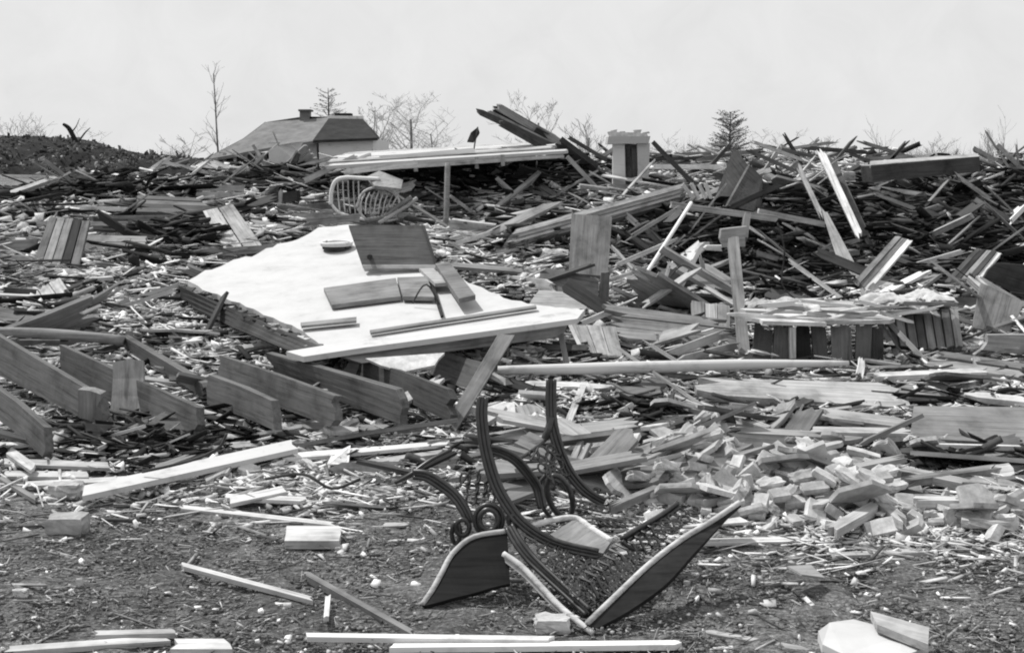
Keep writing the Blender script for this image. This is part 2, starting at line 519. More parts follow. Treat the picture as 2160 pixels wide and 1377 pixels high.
def hill():
    us = np.linspace(-700, 470, 90)
    vt = np.interp(us, [-700, -300, 0, 60, 110, 160, 220, 300, 350, 400, 470], [330, 300, 288, 290, 298, 312, 324, 331, 335, 341, 346])
    V = []; F = []
    prof = [(-8.2, .1), (-7.2, .34), (-5.5, .42), (-4, .52), (-3, .62), (-2, .74), (-1, .88), (0, 1.0), (2, 1.02), (5, .7), (9, -.05)]
    for i, (u, v) in enumerate(zip(us, vt)):
        top = W(u, v, 40)
        for dy, k in prof:
            V.append(Vector((top.x, 40 + dy * 2.0, top.z * k + (vnoise([i * .5], [dy * .7], 2)[0] * .5 if 0 < k < .99 else vnoise([i * .9], [dy], 3)[0] * .06))))
    m_ = len(prof)
    for i in range(len(us) - 1):
        for j in range(m_ - 1):
            a = i * m_ + j; F.append((a, a + m_, a + m_ + 1, a + 1))
    o = mesh_obj('hill', V, F, M['hill'], smooth_=True)
    tag(o, 'dark grassy bank rising behind the wreckage on the left', kind='structure')
    N = 5000; ri = rs.randint(0, len(us) - 8, N); rj = rs.randint(1, m_ - 3, N); t1 = rs.rand(N); t2 = rs.rand(N)
    A = np.array([list(q) for q in V])
    p00, p10, p01 = A[ri * m_ + rj], A[(ri + 1) * m_ + rj], A[ri * m_ + rj + 1]
    c_ = p00 + (p10 - p00) * t1[:, None] + (p01 - p00) * t2[:, None]
    h_ = rs.uniform(.03, .15, N) * np.where(rs.rand(N) < .06, 2.6, 1)
    an = rs.uniform(0, 3.14, N)
    ax = np.stack([np.cos(an), np.sin(an), rs.normal(0, .3, N)], -1) * rs.uniform(.01, .10, N)[:, None]
    ay = np.stack([-np.sin(an), np.cos(an), an * 0], -1) * .02
    az = np.stack([rs.normal(0, .3, N), rs.normal(0, .3, N), np.ones(N)], -1) * (h_ / 2)[:, None]
    mass('bank_scrub', 'scrub', c_, ax, ay, az, 'dead tufts and scrub covering the dark bank on the left', 'scrub')
hill()

# ------------------------------------------------------------------ house behind
HY = 44.0
hc = W(620, 345, HY + 3); hc.z = 0
house = empty('house', (hc.x, HY + 3, 0))
tag(house, 'low white house with a broad dark hipped roof standing behind the wreckage', 'house')
def wallbox(name, u0, u1, vtop, Y0, Y1, mat):
    a = W(u0, vtop, Y0); b = W(u1, vtop, Y0)
    prism(name, '', '', mat, [Vector((a.x, Y0, 0)), Vector((b.x, Y0, 0)), Vector((b.x, Y0, a.z)), Vector((a.x, Y0, a.z))], raw=True, direction=(0, Y1 - Y0, 0), parent=house)
wallbox('wall', 566, 668, 300, HY + .6, HY + 6, 'paint')
wallbox('wall', 672, 786, 292, HY + .2, HY + 6, 'paint')
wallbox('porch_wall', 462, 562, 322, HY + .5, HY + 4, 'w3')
for u in (470, 492, 515, 538): wallbox('porch_post', u, u + 5, 322, HY + .15, HY + .3, 'paintg')
R_ = lambda L_, m_, th=.12: prism('roof', '', '', m_, [W(*q) for q in L_], raw=True, direction=(0, 0, -th), parent=house)
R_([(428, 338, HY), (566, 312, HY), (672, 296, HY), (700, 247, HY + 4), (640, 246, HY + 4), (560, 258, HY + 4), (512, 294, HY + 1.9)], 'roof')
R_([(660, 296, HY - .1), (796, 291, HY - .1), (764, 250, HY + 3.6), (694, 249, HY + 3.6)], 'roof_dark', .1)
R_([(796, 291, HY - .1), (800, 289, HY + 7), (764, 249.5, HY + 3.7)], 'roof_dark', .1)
R_([(428, 337, HY + .1), (512, 293, HY + 2), (560, 257, HY + 4.1), (566, 300, HY + 8), (440, 334, HY + 7)], 'roof', .1)
prism('ridge_board', '', '', 'paint', [W(690, 251, HY + 3.5), W(766, 252, HY + 3.5), W(766, 245, HY + 3.5), W(690, 244, HY + 3.5)], raw=True, direction=(0, .15, 0), parent=house)
prism('chimney', '', '', 'roof', [W(632, 262, HY + 3.8), W(652, 262, HY + 3.8), W(652, 234, HY + 3.8), W(632, 234, HY + 3.8)], raw=True, direction=(0, .5, 0), parent=house)
prism('chimney_cap', '', '', 'w2', [W(629, 235, HY + 3.7), W(655, 235, HY + 3.7), W(655, 231, HY + 3.7), W(629, 231, HY + 3.7)], raw=True, direction=(0, .7, 0), parent=house)
prism('skylight', '', '', 'w0', [W(706, 246, HY + 4.4), W(740, 246, HY + 4.4), W(740, 239, HY + 4.4), W(706, 239, HY + 4.4)], raw=True, direction=(0, .6, 0), parent=house)

# ------------------------------------------------------------------ trees
def branchy(root, base, H_, rnd, spread, levels, mat_t, mat_b, trunk_r, start=.3, upness=.5, nb=(5, 4, 4, 3), lean=(0, 0), twig=.007, br=1.0, wob=.10):
    VT, FT, VB, FB = [], [], [], []
    def grow(p, d, L_, r_, lev):
        P = [p]; k = 4
        for i in range(k):
            d = (d + Vector((rnd.uniform(-1, 1), rnd.uniform(-1, 1), rnd.uniform(-.5, .8))) * (wob if lev == 0 else .22)).normalized()
            P.append(P[-1] + d * (L_ / k))
        rr = [r_ * (1 - .62 * i / k) for i in range(k + 1)]
        if lev == 0: tube_geo(P, rr, 6, False, VT, FT)
        else: tube_geo(P, [max(q, twig) for q in rr], 3, False, VB, FB)
        if lev >= levels: return
        for i in range(nb[min(lev, len(nb) - 1)] * (2 if lev == 0 else 1)):
            t = rnd.uniform(start if lev == 0 else .2, 1.0) * k
            j = min(int(t), k - 1); q = P[j].lerp(P[j + 1], t - j)
            dd = (P[j + 1] - P[j]).normalized()
            an = rnd.uniform(0, 2 * math.pi)
            side = Vector((math.cos(an), math.sin(an), rnd.uniform(-.2, upness)))
            nd = (dd * (1 - spread) + side * spread).normalized()
            grow(q, nd, L_ * rnd.uniform(.42, .72) * (1 - .25 * t / k) * (br if lev == 0 else 1), rr[j] * .5, lev + 1)
    grow(Vector(base), Vector((lean[0], lean[1], 1)).normalized(), H_, trunk_r, 0)
    mesh_obj('trunk', VT, FT, M[mat_t], root, smooth_=True)
    mesh_obj('crown', VB, FB, M[mat_b], root)
def tree(name, label, u, vtop, Y, seed, spread=.55, levels=3, tr=.09, mat='twig', cat='tree', grp=None, **k):
    rnd = random.Random(seed)
    top = W(u, vtop, Y); z0 = min(float(ground_h(top.x, Y)), .3)
    root = empty(name, (top.x, Y, z0)); tag(root, label, cat, grp)
    branchy(root, (top.x, Y, z0 - .1), (top.z - z0) * (.93 if levels < 3 else .70), rnd, spread, levels, 'bark', mat, tr, **k)
    return root
tree('bare_tree', 'tall thin bare tree with a straight trunk left of the house', 455, 130, 50, 4, spread=.45, levels=2, tr=.06, nb=(12, 3, 3), start=.2, twig=.007, br=.28, wob=.02)
tree('bare_tree', 'low bare bushy tree beside the tall thin one, left of the house', 405, 258, 46, 7, spread=.6, levels=3, tr=.07, start=.15, twig=.007)
tree('bare_tree', 'faint bare tree standing on the bank at the far left edge', 38, 225, 58, 3, spread=.5, levels=3, tr=.09, start=.3, twig=.007)
tree('bare_tree', 'faint bare tree second from the left edge on the bank', 88, 232, 60, 9, spread=.5, levels=3, tr=.09, start=.35, twig=.007)
tree('bare_tree', 'pale spreading bare tree behind the snapped trunk on the bank', 188, 245, 56, 12, spread=.65, levels=3, tr=.07, start=.3, twig=.007)
tree('bare_tree', 'wide bare tree right of the house with several upright limbs', 795, 205, 52, 21, spread=.5, levels=4, tr=.12, start=.2, twig=.007, nb=(6, 4, 3, 3))
tree('bare_tree', 'tallest spreading bare tree in the middle, right of the house', 862, 172, 56, 23, spread=.62, levels=4, tr=.12, start=.2, twig=.007, nb=(8, 5, 4, 3))
tree('bare_tree', 'low bare tree just left of the dark rag on its stick', 925, 215, 58, 28, spread=.65, levels=3, tr=.08, start=.2, twig=.007, nb=(6, 4, 3))
tree('bare_tree', 'bare tree rising behind the uptilted dark timbers', 1150, 180, 52, 31, spread=.5, levels=4, tr=.09, start=.2, twig=.007, nb=(7, 4, 3, 3))
tree('bare_tree', 'slim bare tree between the uptilted timbers and the white porch column', 1240, 225, 50, 33, spread=.42, levels=3, tr=.08, start=.25, twig=.007, nb=(7, 4, 3))
tree('bare_tree', 'small bare tree above the right part of the wreckage crest', 1735, 262, 55, 36, spread=.6, levels=3, tr=.07, start=.2, twig=.007)
tree('bare_tree', 'slender upright bare tree near the right edge', 2092, 268, 48, 41, spread=.35, levels=3, tr=.07, start=.15, twig=.007)
tree('bare_tree', 'bare sapling at the far right edge', 2128, 285, 46, 44, spread=.35, levels=2, tr=.05, start=.15, twig=.007)
tree('bare_tree', 'thin leafless sapling left of the dark squared timber on the right crest', 1862, 285, 52, 45, spread=.35, levels=2, tr=.05, start=.15, twig=.007)
tree('bare_tree', 'small faint bare tree right of the white porch column', 1405, 285, 56, 51, spread=.6, levels=3, tr=.05, start=.2, twig=.007)
tree('bare_tree', 'faint low bare tree right of the round pine', 1640, 270, 58, 52, spread=.6, levels=3, tr=.06, start=.2, twig=.007, nb=(6, 4, 4))
tree('bare_tree', 'faint bare tree above the dark squared timber', 1975, 278, 57, 53, spread=.5, levels=3, tr=.06, start=.2, twig=.007, nb=(6, 4, 4))
tree('bare_tree', 'feathery bare tree directly right of the round pine', 1590, 262, 57, 54, spread=.6, levels=3, tr=.06, start=.15, twig=.007, nb=(6, 4, 4))
tree('bare_tree', 'faint bare tree close right of the house roof', 770, 235, 60, 55, spread=.5, levels=3, tr=.08, start=.2, twig=.007, nb=(6, 4, 4))
def snapped():
    p = [W(172, 330, 42), W(160, 300, 42), W(146, 272, 42), W(133, 262, 42)]
    e = empty('snapped_tree', (p[0].x, 42, p[0].z - .5)); tag(e, 'dark snapped tree trunk leaning left on the bank', 'tree')
    tube('trunk', p, [.11, .1, .09, .05], 'w0', e)
    tube('limb', [W(163, 303, 42), W(178, 282, 42), W(190, 270, 42.3)], [.04, .03, .015], 'w1', e)
    tube('limb', [W(150, 280, 42), W(160, 268, 42), W(168, 250, 42.3)], [.03, .02, .01], 'w1', e)
snapped()
def conifer(label, u, vtop, vbot, Y, seed, halfw, dens=130, trunk=.07):
    rnd = random.Random(seed); t = W(u, vtop, Y); b = W(u, vbot, Y)
    e = empty('pine_tree', (t.x, Y, 0)); tag(e, label, 'tree')
    tube('trunk', [Vector((t.x, Y, -.1)), Vector((t.x, Y, b.z)), t], [trunk, trunk * .7, .012], 'w1', e, sub=2)
    V, F = [], []; hw = halfw / FPX * Y
    for i in range(dens):
        k = rnd.random() ** .7; z = t.z + (b.z - t.z) * k
        an = rnd.uniform(0, 6.283); r_ = hw * (.6 + .4 * k) * rnd.uniform(.5, 1)
        p0 = Vector((t.x, Y, z)); p1 = p0 + Vector((math.cos(an) * r_, math.sin(an) * r_, r_ * rnd.uniform(.05, .5)))
        tube_geo([p0, p0.lerp(p1, .5) + Vector((0, 0, -.03)), p1], [.012, .01, .006], 3, False, V, F)
        for q in range(9):
            c = p0.lerp(p1, rnd.uniform(.35, 1.05)); d = Vector((rnd.uniform(-1, 1), rnd.uniform(-1, 1), rnd.uniform(-.2, .9))).normalized() * rnd.uniform(.05, .13)
            w_ = d.cross(Vector((rnd.random(), rnd.random(), rnd.random()))).normalized() * .018
            n0 = len(V); V += [c - w_, c + w_, c + d]; F.append((n0, n0 + 1, n0 + 2))
    mesh_obj('crown', V, F, M['needle'], e)
conifer('small ragged pine rising behind the roof of the house', 692, 186, 262, 55, 2, 48, 60)
conifer('round dark topped pine behind the wreckage crest right of centre', 1541, 240, 330, 48, 5, 52, 210)

# ------------------------------------------------------------------ the white sheet and what lies on it
_k = min(D(400, 590, .1) / 12.0, D(690, 478, .1) / 15.0, D(680, 735, .1) / 9.0, D(500, 560, .1) / 12.9, D(1000, 602, .1) / 11.6, D(640, 690, .1) / 9.7, D(450, 605, .26) / 11.5, D(540, 650, .26) / 10.5, 1)
A_, B_, C_ = W(400, 590, 12.0 * _k), W(690, 478, 15.0 * _k), W(680, 735, 9.0 * _k)
NP = (B_ - A_).cross(C_ - A_).normalized()
def onp(u, v, up=.0):
    a, b = ray(u, v); d = Vector((a, 1, b)); o = Vector((0, 0, CAM_H))
    q = (A_ - o + NP * (up if NP.z > 0 else -up)).dot(NP) / d.dot(NP)
    return o + d * q
sheet_px = [(398, 592), (432, 572), (470, 562), (488, 548), (530, 540), (560, 526), (600, 512), (640, 498), (668, 482), (735, 474), (800, 474), (900, 540), (1000, 602), (1050, 622), (1112, 640), (1232, 655), (1100, 680), (900, 708), (760, 728), (690, 738), (640, 700), (520, 645), (430, 610)]
_r = random.Random(3); _rag = []
for i in range(len(sheet_px)):
    (a0, b0), (a1, b1) = sheet_px[i], sheet_px[(i + 1) % len(sheet_px)]
    n_ = max(1, int(math.hypot(a1 - a0, b1 - b0) / 14))
    for k in range(n_):
        _rag.append((a0 + (a1 - a0) * k / n_ + _r.uniform(-4, 4), b0 + (b1 - b0) * k / n_ + _r.uniform(-2.5, 2.5)))
prism('white_sheet', 'wall panel', 'large white plastered wall section lying flat in the middle of the wreckage', 'sheet', [onp(*q) for q in _rag], raw=True, direction=(0, 0, -.05))
def P_(name, cat, label, mat, px, up=.02, th=.02):
    return prism(name, cat, label, mat, [onp(u, v, up) for u, v in px], raw=True, direction=(0, 0, -th))
# dark beam along the near left edge
_e = [onp(380, 602), onp(700, 738)]
S('edge_beam', 'beam', 'long dark beam along the near left edge of the white wall section', 'w1', [(376, 602), (700, 740), (640, 752), (384, 646)], Y=[_e[0].y - .02, _e[1].y - .02, _e[1].y - .02, _e[0].y - .02], th=.10, jag=.03)
e_ = empty('shingle_strip', onp(540, 660)); tag(e_, 'ragged row of torn shingles edging the white wall section', 'shingles')
for i in range(30):
    t = random.random(); u = 392 + 300 * t; v = 597 + 136 * t
    d = onp(u, v, .05); rr = random.uniform(-.3, .3)
    d.z -= .04; c = [d + Vector((-.04, -.02, random.uniform(-.02, .02))), d + Vector((.05, -.05, random.uniform(-.02, .02))), d + Vector((.08, .01, .01)), d + Vector((-.01, .04, .01))]
    vv, f, rot, cc = slab_geo(c, .015, .02, K=1, m_=1); mesh_obj('shingle', vv, f, M[random.choice(['w1', 'w2', 'w4', 'w6', 'w0'])], e_, cc, rot)
# front white board and the plank face below
_a, _b = onp(640, 744, .03).y, onp(1225, 662, .03).y
P_('white_board', 'board', 'long white painted board along the front edge of the white wall section', 'paint', [(604, 741), (760, 716), (1000, 686), (1234, 652), (1218, 672), (1000, 702), (760, 734), (640, 752)], .07, .04)
S('wide_plank', 'plank', 'wide grey plank on edge under the front white board', 'w4', [W(700, 744, _a - .1), W(1195, 677, _b - .1), W(1190, 708, _b - .1), W(760, 766, _a - .1)], th=.04, raw=True)
S('plaster_board', 'panel', 'pale triangular plaster piece hanging below the wide grey plank', 'plaster', [W(765, 756, _a - .2), W(935, 744, _a - .1), W(915, 770, _a - .25), W(850, 784, _a - .3)], th=.02, raw=True)
HERO.append([(604, 741), (1234, 652), (1190, 708), (850, 784), (760, 766), (640, 752)])
P_('short_plank', 'plank', 'pale grey plank with a split across it lying on the white wall section', 'w4', [(683, 607), (835, 586), (845, 625), (700, 643)], .05, .035)
P_('short_plank', 'plank', 'short dark grained plank butting the pale one on the white wall section', 'w4', [(838, 585), (900, 583), (916, 626), (850, 625)], .06, .035)
P_('short_plank', 'plank', 'grey plank lying slantwise at the right end of the white wall section', 'w3', [(918, 556), (948, 552), (1003, 622), (968, 630)], .12, .04)
P_('short_plank', 'plank', 'small pale board under the corner of the dark cupboard board', 'w5', [(884, 566), (915, 566), (945, 596), (918, 598)], .09, .03)
P_('thin_stick', 'stick', 'thin dark stick lying down across the white wall section', 'w0', [(905, 588), (912, 588), (936, 664), (930, 666)], .04, .02)
P_('thin_stick', 'stick', 'short grey lath on the lower white wall section', 'w4', [(634, 680), (752, 668), (752, 676), (636, 687)], .05, .02)
P_('thin_stick', 'stick', 'long thin dark lath lying along the front of the white wall section', 'w3', [(780, 696), (1130, 643), (1132, 647), (782, 701)], .04, .02)
def dish():
    c = onp(710, 512, .07); r_ = 33 / FPX * c.y
    e = empty('white_basin', c); tag(e, 'round white basin on the white wall section beside the dark cupboard board', 'basin')
    P = [c + Vector((math.cos(t) * r_, math.sin(t) * r_ * 1.5, 0)) for t in np.linspace(0, 2 * math.pi, 25)[:-1]]
    V = P + [q + Vector((0, 0, -.03)) for q in P] + [c + (q - c) * .75 + Vector((0, 0, -.02)) for q in P]
    n = 24; F = [tuple(range(2 * n, 3 * n))] + [(2 * n + i, 2 * n + (i + 1) % n, (i + 1) % n, i) for i in range(n)] + [(i, (i + 1) % n, n + (i + 1) % n, n + i) for i in range(n)]
    mesh_obj('lid_top', V, F, M['sheet'], e)
    mesh_obj('lid_rim', *tube_geo([q + Vector((0, 0, .004)) for q in P], .012, 5, True), M['paint'], e, smooth_=True)
    mesh_obj('shadow_ring', *tube_geo([c + (q - c) * .8 - Vector((0, 0, .05)) for q in P], .02, 5, True), M['w1'], e, smooth_=True)  # dark ring added under the basin as its shadow crescent
dish()
# dark cupboard board
def cab():
    cs = [(735, 475), (890, 475), (917, 558), (764, 558)]
    yb = onp(764, 560, .05).y; yc_ = onp(918, 560, .05).y; yb = min(yb, yc_)
    Y = [yb + .3, yb + .3, yb, yb]
    c = [W(u, v, y) for (u, v), y in zip(cs, Y)]; HERO.append(cs); ctr = sum(c, Vector()) / 4
    e = empty('cupboard_board', (ctr.x, ctr.y, c[2].z)); tag(e, 'dark grey cupboard board with pale lower edge propped on the white wall section', 'board')
    v, f, rot, cc = slab_geo(c, .05, .0); mesh_obj('panel', v, f, M['w2'], e, cc, rot)
    for (q, m_) in (([(764, 558), (919, 558), (921, 566), (768, 566)], 'w5'), ([(890, 475), (896, 475), (923, 560), (917, 560)], 'w1')):
        k = [W(u, v, y) for (u, v), y in zip(q, [yb - .02, yb - .02, yb - .05, yb - .05] if m_ == 'w5' else [yb + .28, yb + .28, yb - .01, yb - .01])]; v, f, rot, cc = slab_geo(k, .05, .0, K=2, m_=1); mesh_obj('edge_strip', v, f, M[m_], e, cc, rot)
    k = W(780, 541, yb + .04); mesh_obj('knob', *tube_geo([k + Vector((0, -.06, 0)), k + Vector((0, .02, 0))], .022, 8), M['w0'], e)
cab()

# ------------------------------------------------------------------ floor joists, lower left
J = [
 ('nearest left dark joist, cut by the left edge of the picture', 'w2', [(-40, 795), (92, 898), (92, 962), (-40, 862)], [6.9, 6.35, 6.3, 6.8]),
 ('long dark joist second from the left, ending at a pale block', 'w2', [(-40, 690), (214, 838), (212, 900), (-40, 770)], [8.5, 7.2, 7.1, 8.4]),
 ('dark joist running behind the pale upright board', 'w2', [(128, 728), (412, 856), (410, 925), (128, 800)], [8.7, 7.1, 7.0, 8.6]),
 ('slim joist with a pale top edge leading up to the left pole', 'w2', [(258, 708), (428, 808), (430, 836), (258, 740)], [9.2, 7.6, 7.6, 9.2]),
 ('short dark joist below the middle of the joist row', 'w2', [(436, 792), (577, 848), (577, 908), (438, 852)], [7.8, 7.0, 6.95, 7.75]),
 ('dark joist in the middle of the row with a pale end', 'w2', [(462, 750), (700, 832), (700, 898), (462, 812)], [8.6, 7.2, 7.15, 8.5]),
 ('longest dark joist crossing right of the middle of the row', 'w2', [(560, 742), (842, 826), (842, 896), (585, 800)], [8.8, 7.3, 7.25, 8.7]),
 ('rightmost full dark joist, ending behind the leaning board', 'w1', [(752, 752), (948, 824), (948, 888), (752, 800)], [8.6, 7.35, 7.3, 8.5]),
 ('broken dark joist end behind the leaning board', 'w2', [(922, 736), (1034, 768), (1000, 830), (896, 782)], [8.9, 8.4, 8.3, 8.8]),
 ('deep dark joist low between two longer ones left of centre', 'w1', [(300, 812), (412, 852), (412, 862), (300, 822)], [7.9, 7.12, 7.1, 7.85]),
]
for lab, m_, cs, ys in J:
    S('floor_joist', 'joist', lab, m_, [(a + random.uniform(-3, 3), b + random.uniform(-3, 3)) for a, b in cs], Y=ys, th=.055, jag=.035, bow=random.uniform(-.03, .03), group='floor joists of the torn up floor')
S('joist_cap', 'board', 'thin pale strip lying beside the slim joist near the left pole', 'w5', [(264, 733), (436, 828), (436, 840), (262, 742)], Y=[9.0, 7.5, 7.45, 8.95], th=.03)
S('upright_board', 'board', 'pale smooth board standing upright across the left joists', 'w4', [(238, 762), (302, 758), (300, 872), (232, 868)], Y=[7.15, 7.15, 6.95, 6.95], th=.03, along=1, bow=-.02)
S('end_block', 'block', 'pale wooden block at the end of the second left joist', 'w4', [(164, 820), (212, 826), (210, 896), (166, 880)], Y=6.95, th=.10, along=1)
prism('wooden_wedge', 'wedge', 'pale wooden wedge standing between two joists right of centre', 'w5', [(745, 748), (766, 750), (764, 798), (718, 792)], Y=8.25, th=.10)
S('leaning_board', 'board', 'long grey board leaning up from the joist ends towards the white wall section', 'w3', [(1052, 702), (1086, 706), (962, 908), (936, 898)], Y=[7.9, 7.9, 6.7, 6.7], th=.03, along=1)
_yr = min(D(u, 730, .08) for u in (0, 130, 260))
tag(tube('round_pole', [W(-30, 700, _yr), W(110, 704, _yr), W(262, 718, _yr)], .042, 'w4', sides=8), 'grey round pole lying level above the left joists', 'pole')
S('plank_offcut', 'plank', 'dark tapering plank under the round pole at the left edge', 'w2', [(-20, 640), (90, 672), (240, 708), (-20, 690)], Y=[10.2, 9.8, 9.2, 9.6], th=.04)
S('plank_offcut', 'plank', 'dark plank sloping down behind the round pole', 'w1', [(140, 672), (230, 700), (250, 716), (135, 700)], Y=[9.9, 9.5, 9.3, 9.7], th=.04)

# ------------------------------------------------------------------ left middle ground
S('board_bundle', 'panel', 'dark ribbed board panel leaning at the far left', 'w3', [(104, 460), (190, 465), (166, 564), (68, 560)], Y=[14.6, 14.6, 13.6, 13.6], th=.05, n=5, along=1, mats=['w2', 'w4', 'w3', 'w0', 'w3'], gap=.12)
S('tilted_planks', 'panel', 'two wide pale planks tilted upward left of the white wall section', 'w5', [(428, 448), (492, 430), (556, 520), (474, 530)], Y=[15.6, 15.6, 14.4, 14.4], th=.05, n=2, along=1, mats=['w6', 'w5'], gap=.08)
S('plank_stack', 'panel', 'two short pale planks one above the other near the left crest', 'w5', [(415, 389), (516, 390), (512, 420), (414, 418)], Y=19.5, th=.06, n=2, mats=['w5', 'w6'], gap=.18)
S('plank_stack', 'panel', 'pale planks lying level right of the dark ribbed panel', 'w5', [(175, 494), (308, 498), (306, 524), (172, 530)], Y=[14.6, 14.6, 14.4, 14.4], th=.05, n=2, mats=['w6', 'w5'], gap=.15)
S('low_roof_piece', 'panel', 'low dark curved roof piece spread across the left middle', 'w2', [(290, 412), (412, 418), (470, 450), (288, 446)], Y=[18.5, 18.5, 17.2, 17.2], th=.05, n=4, mats=['w2', 'w3', 'w1', 'w2'])
LB = [
 ((-10, 472), (330, 474), 12, 'w5', 16.2, 'long pale board lying level across the far left'),
 ((150, 438), (270, 442), 9, 'w7', 17.3, 'bright thin board above the dark ribbed panel'),
 ((190, 462), (520, 458), 12, 'w4', 16.3, 'long grey board level behind the tilted pale planks'),
 ((300, 480), (450, 470), 14, 'w5', 15.5, 'grey plank pointing at the tilted pale planks'),
 ((190, 484), (310, 482), 16, 'w3', 15.3, 'short dark weathered plank right of the ribbed panel'),
 ((-20, 520), (80, 515), 22, 'w4', 14.4, 'broad grey plank left of the ribbed panel'),
 ((-20, 545), (70, 548), 16, 'w5', 13.6, 'pale plank low at the left edge'),
 ((80, 572), (190, 575), 12, 'w7', 12.9, 'bright board under the dark ribbed panel'),
 ((420, 535), (600, 522), 16, 'w4', 14.5, 'grey board along the back edge of the white wall section'),
 ((540, 445), (720, 432), 14, 'w3', 17.5, 'dark board level left of the iron bedstead'),
 ((560, 462), (700, 452), 12, 'w4', 16.8, 'grey board lying below the iron bedstead'),
 ((640, 470), (760, 458), 16, 'w5', 15.8, 'pale board in front of the iron bedstead'),
 ((590, 440), (592, 400), 8, 'w5', 17.8, 'short upright stake in the dark gap left of the bedstead'),
 ((480, 375), (520, 350), 10, 'w7', 21.5, 'small bright board sticking up before the house porch'),
 ((180, 398), (220, 366), 6, 'w7', 20.5, 'left bright lath of a pair propped like a tent'),
 ((212, 366), (240, 392), 6, 'w6', 20.3, 'right bright lath of a pair propped like a tent'),
 ((340, 345), (360, 332), 8, 'w7', 24, 'tiny bright board end on the left crest'),
 ((200, 375), (400, 360), 8, 'w2', 21.5, 'dark timber lying level on the left crest'),
 ((640, 382), (752, 330), 12, 'w6', 18.6, 'pale board leaning up to the broad roof slab'),
 ((655, 372), (780, 326), 7, 'w7', 19.0, 'thin bright lath leaning beside the pale board under the roof slab'),
 ((380, 600), (250, 640), 9, 'w5', 11.6, 'pale strip sloping left from the white wall section corner'),
 ((370, 612), (190, 668), 8, 'w6', 11.0, 'bright lath sloping through the plaster rubble'),
 ((240, 690), (420, 686), 8, 'w6', 10.0, 'pale lath lying level over the plaster rubble'),
 ((10, 612), (150, 622), 12, 'w2', 11.4, 'dark board lying level at the left edge'),
]
for (a, b, w_, m_, Y_, lab) in LB:
    S('loose_board', 'board', lab, m_, line(*a, *b, w_), Y=Y_, th=.03, jag=.03)
S('cabinet_box', 'box', 'small dark open box in the gap left of the iron bedstead', 'w1', [(566, 410), (625, 402), (625, 425), (560, 428)], Y=18.6, th=.3)
# bedstead
def bed():
    Yb = min(D(770, 476, .05), D(720, 465, .05), 16.4)
    HERO.append([(698, 372), (880, 372), (880, 470), (698, 470)])
    e = empty('iron_bedstead', W(770, 470, Yb)); tag(e, 'white iron bedstead with curved spindles lying above the cupboard board', 'bedstead')
    w = lambda u, v, y=Yb: W(u, v, y)
    tube('frame', [w(698, 432), w(699, 405), w(708, 382), (w(728, 375)), w(760, 376), w(800, 378)], .030, 'paint', e)
    tube('frame', [w(700, 432), w(715, 448), w(745, 458), w(775, 464)], .022, 'paint', e)
    tube('frame', [w(752, 438), w(764, 408), w(790, 396), w(822, 402), w(842, 424), w(832, 446), w(800, 462), w(772, 462), w(754, 440)], .018, 'paint', e)
    tube('rail', [w(770, 464, Yb - .1), w(810, 458), w(838, 436), w(868, 416)], .035, 'w4', e)
    tube('rail', [w(800, 470, Yb - .2), w(850, 440), w(880, 418)], .03, 'w5', e)
    for i in range(8):
        u = 764 + i * 10
        tube('spindle', [w(u + 6, 402 + abs(i - 3) * 2), w(u - 2, 425, Yb - .06), w(u - 6 - (i - 4), 452 - max(0, i - 5) * 7)], .012, 'paint' if i % 2 else 'paintg', e, sides=5)
    for i in range(5):
        u = 712 + i * 11
        tube('spindle', [w(u, 382), w(u + 1, 410, Yb + .05), w(u + 5, 446 + i * 2)], .011, 'paintg', e, sides=5)
    c = [w(775, 372, Yb + .2), w(800, 360, Yb + .3), w(850, 380, Yb + .2), w(846, 398, Yb - .2), w(790, 392, Yb - .2)]
    prism('mattress_scrap', '', '', 'w5', c, raw=True, th=.05, parent=e)
bed()

# ------------------------------------------------------------------ broad pale roof slab on the crest and its props
def slabroof():
    HERO.append([(670, 325), (1200, 300), (1200, 330), (760, 362), (670, 362)])
    c = [W(670, 352, 17.6), W(1200, 318, 18.4), W(1190, 296, 22), W(720, 322, 22)]
    ctr = sum(c, Vector()) / 4
    e = empty('roof_slab', ctr); tag(e, 'broad pale roof slab of boards overhanging the dark hollow at the crest', 'roof')
    n = 7; nz = Vector((0, 0, 1))
    for i in range(n):
        t0, t1 = i / n, (i + .93) / n; up = nz * random.uniform(-.01, .03)
        s0 = random.uniform(0, .05); s1 = random.uniform(0, .08)
        q = [c[0].lerp(c[3], t0), c[1].lerp(c[2], t0), c[1].lerp(c[2], t1), c[0].lerp(c[3], t1)]
        q = [q[0].lerp(q[1], s0) + up, q[1].lerp(q[0], s1) + up, q[2].lerp(q[3], s1) + up, q[3].lerp(q[2], s0) + up]
        v, f, rot, cc = slab_geo(q, .05, .05); mesh_obj('plank', v, f, M[random.choice(['w7', 'paintg', 'w6', 'w5', 'w7'])], e, cc, rot)
    for (u, vt, vb) in ((876, 338, 362), (1005, 332, 356), (1060, 326, 350)):
        v, f, rot, cc = slab_geo(pts([(u - 4, vt), (u + 4, vt), (u + 5, vb), (u - 3, vb)], 17.9), .08, .0, K=1, m_=1); mesh_obj('rafter_end', v, f, M['w5'], e, cc, rot)
    v, f, rot, cc = slab_geo([W(760, 352, 17.4), W(1190, 326, 18.2), W(1190, 333, 18.2), W(765, 362, 17.4)], .06, .02); mesh_obj('fascia', v, f, M['w6'], e, cc, rot)
slabroof()
S('fascia_board', 'board', 'pale painted board lying on the left end of the roof slab', 'w7', [(730, 356), (880, 338), (878, 350), (735, 368)], Y=17.2, th=.05)
S('white_plank', 'plank', 'bright white plank along the top of the roof slab', 'paint', [(800, 330), (1000, 312), (1002, 322), (802, 341)], Y=18.6, th=.05)
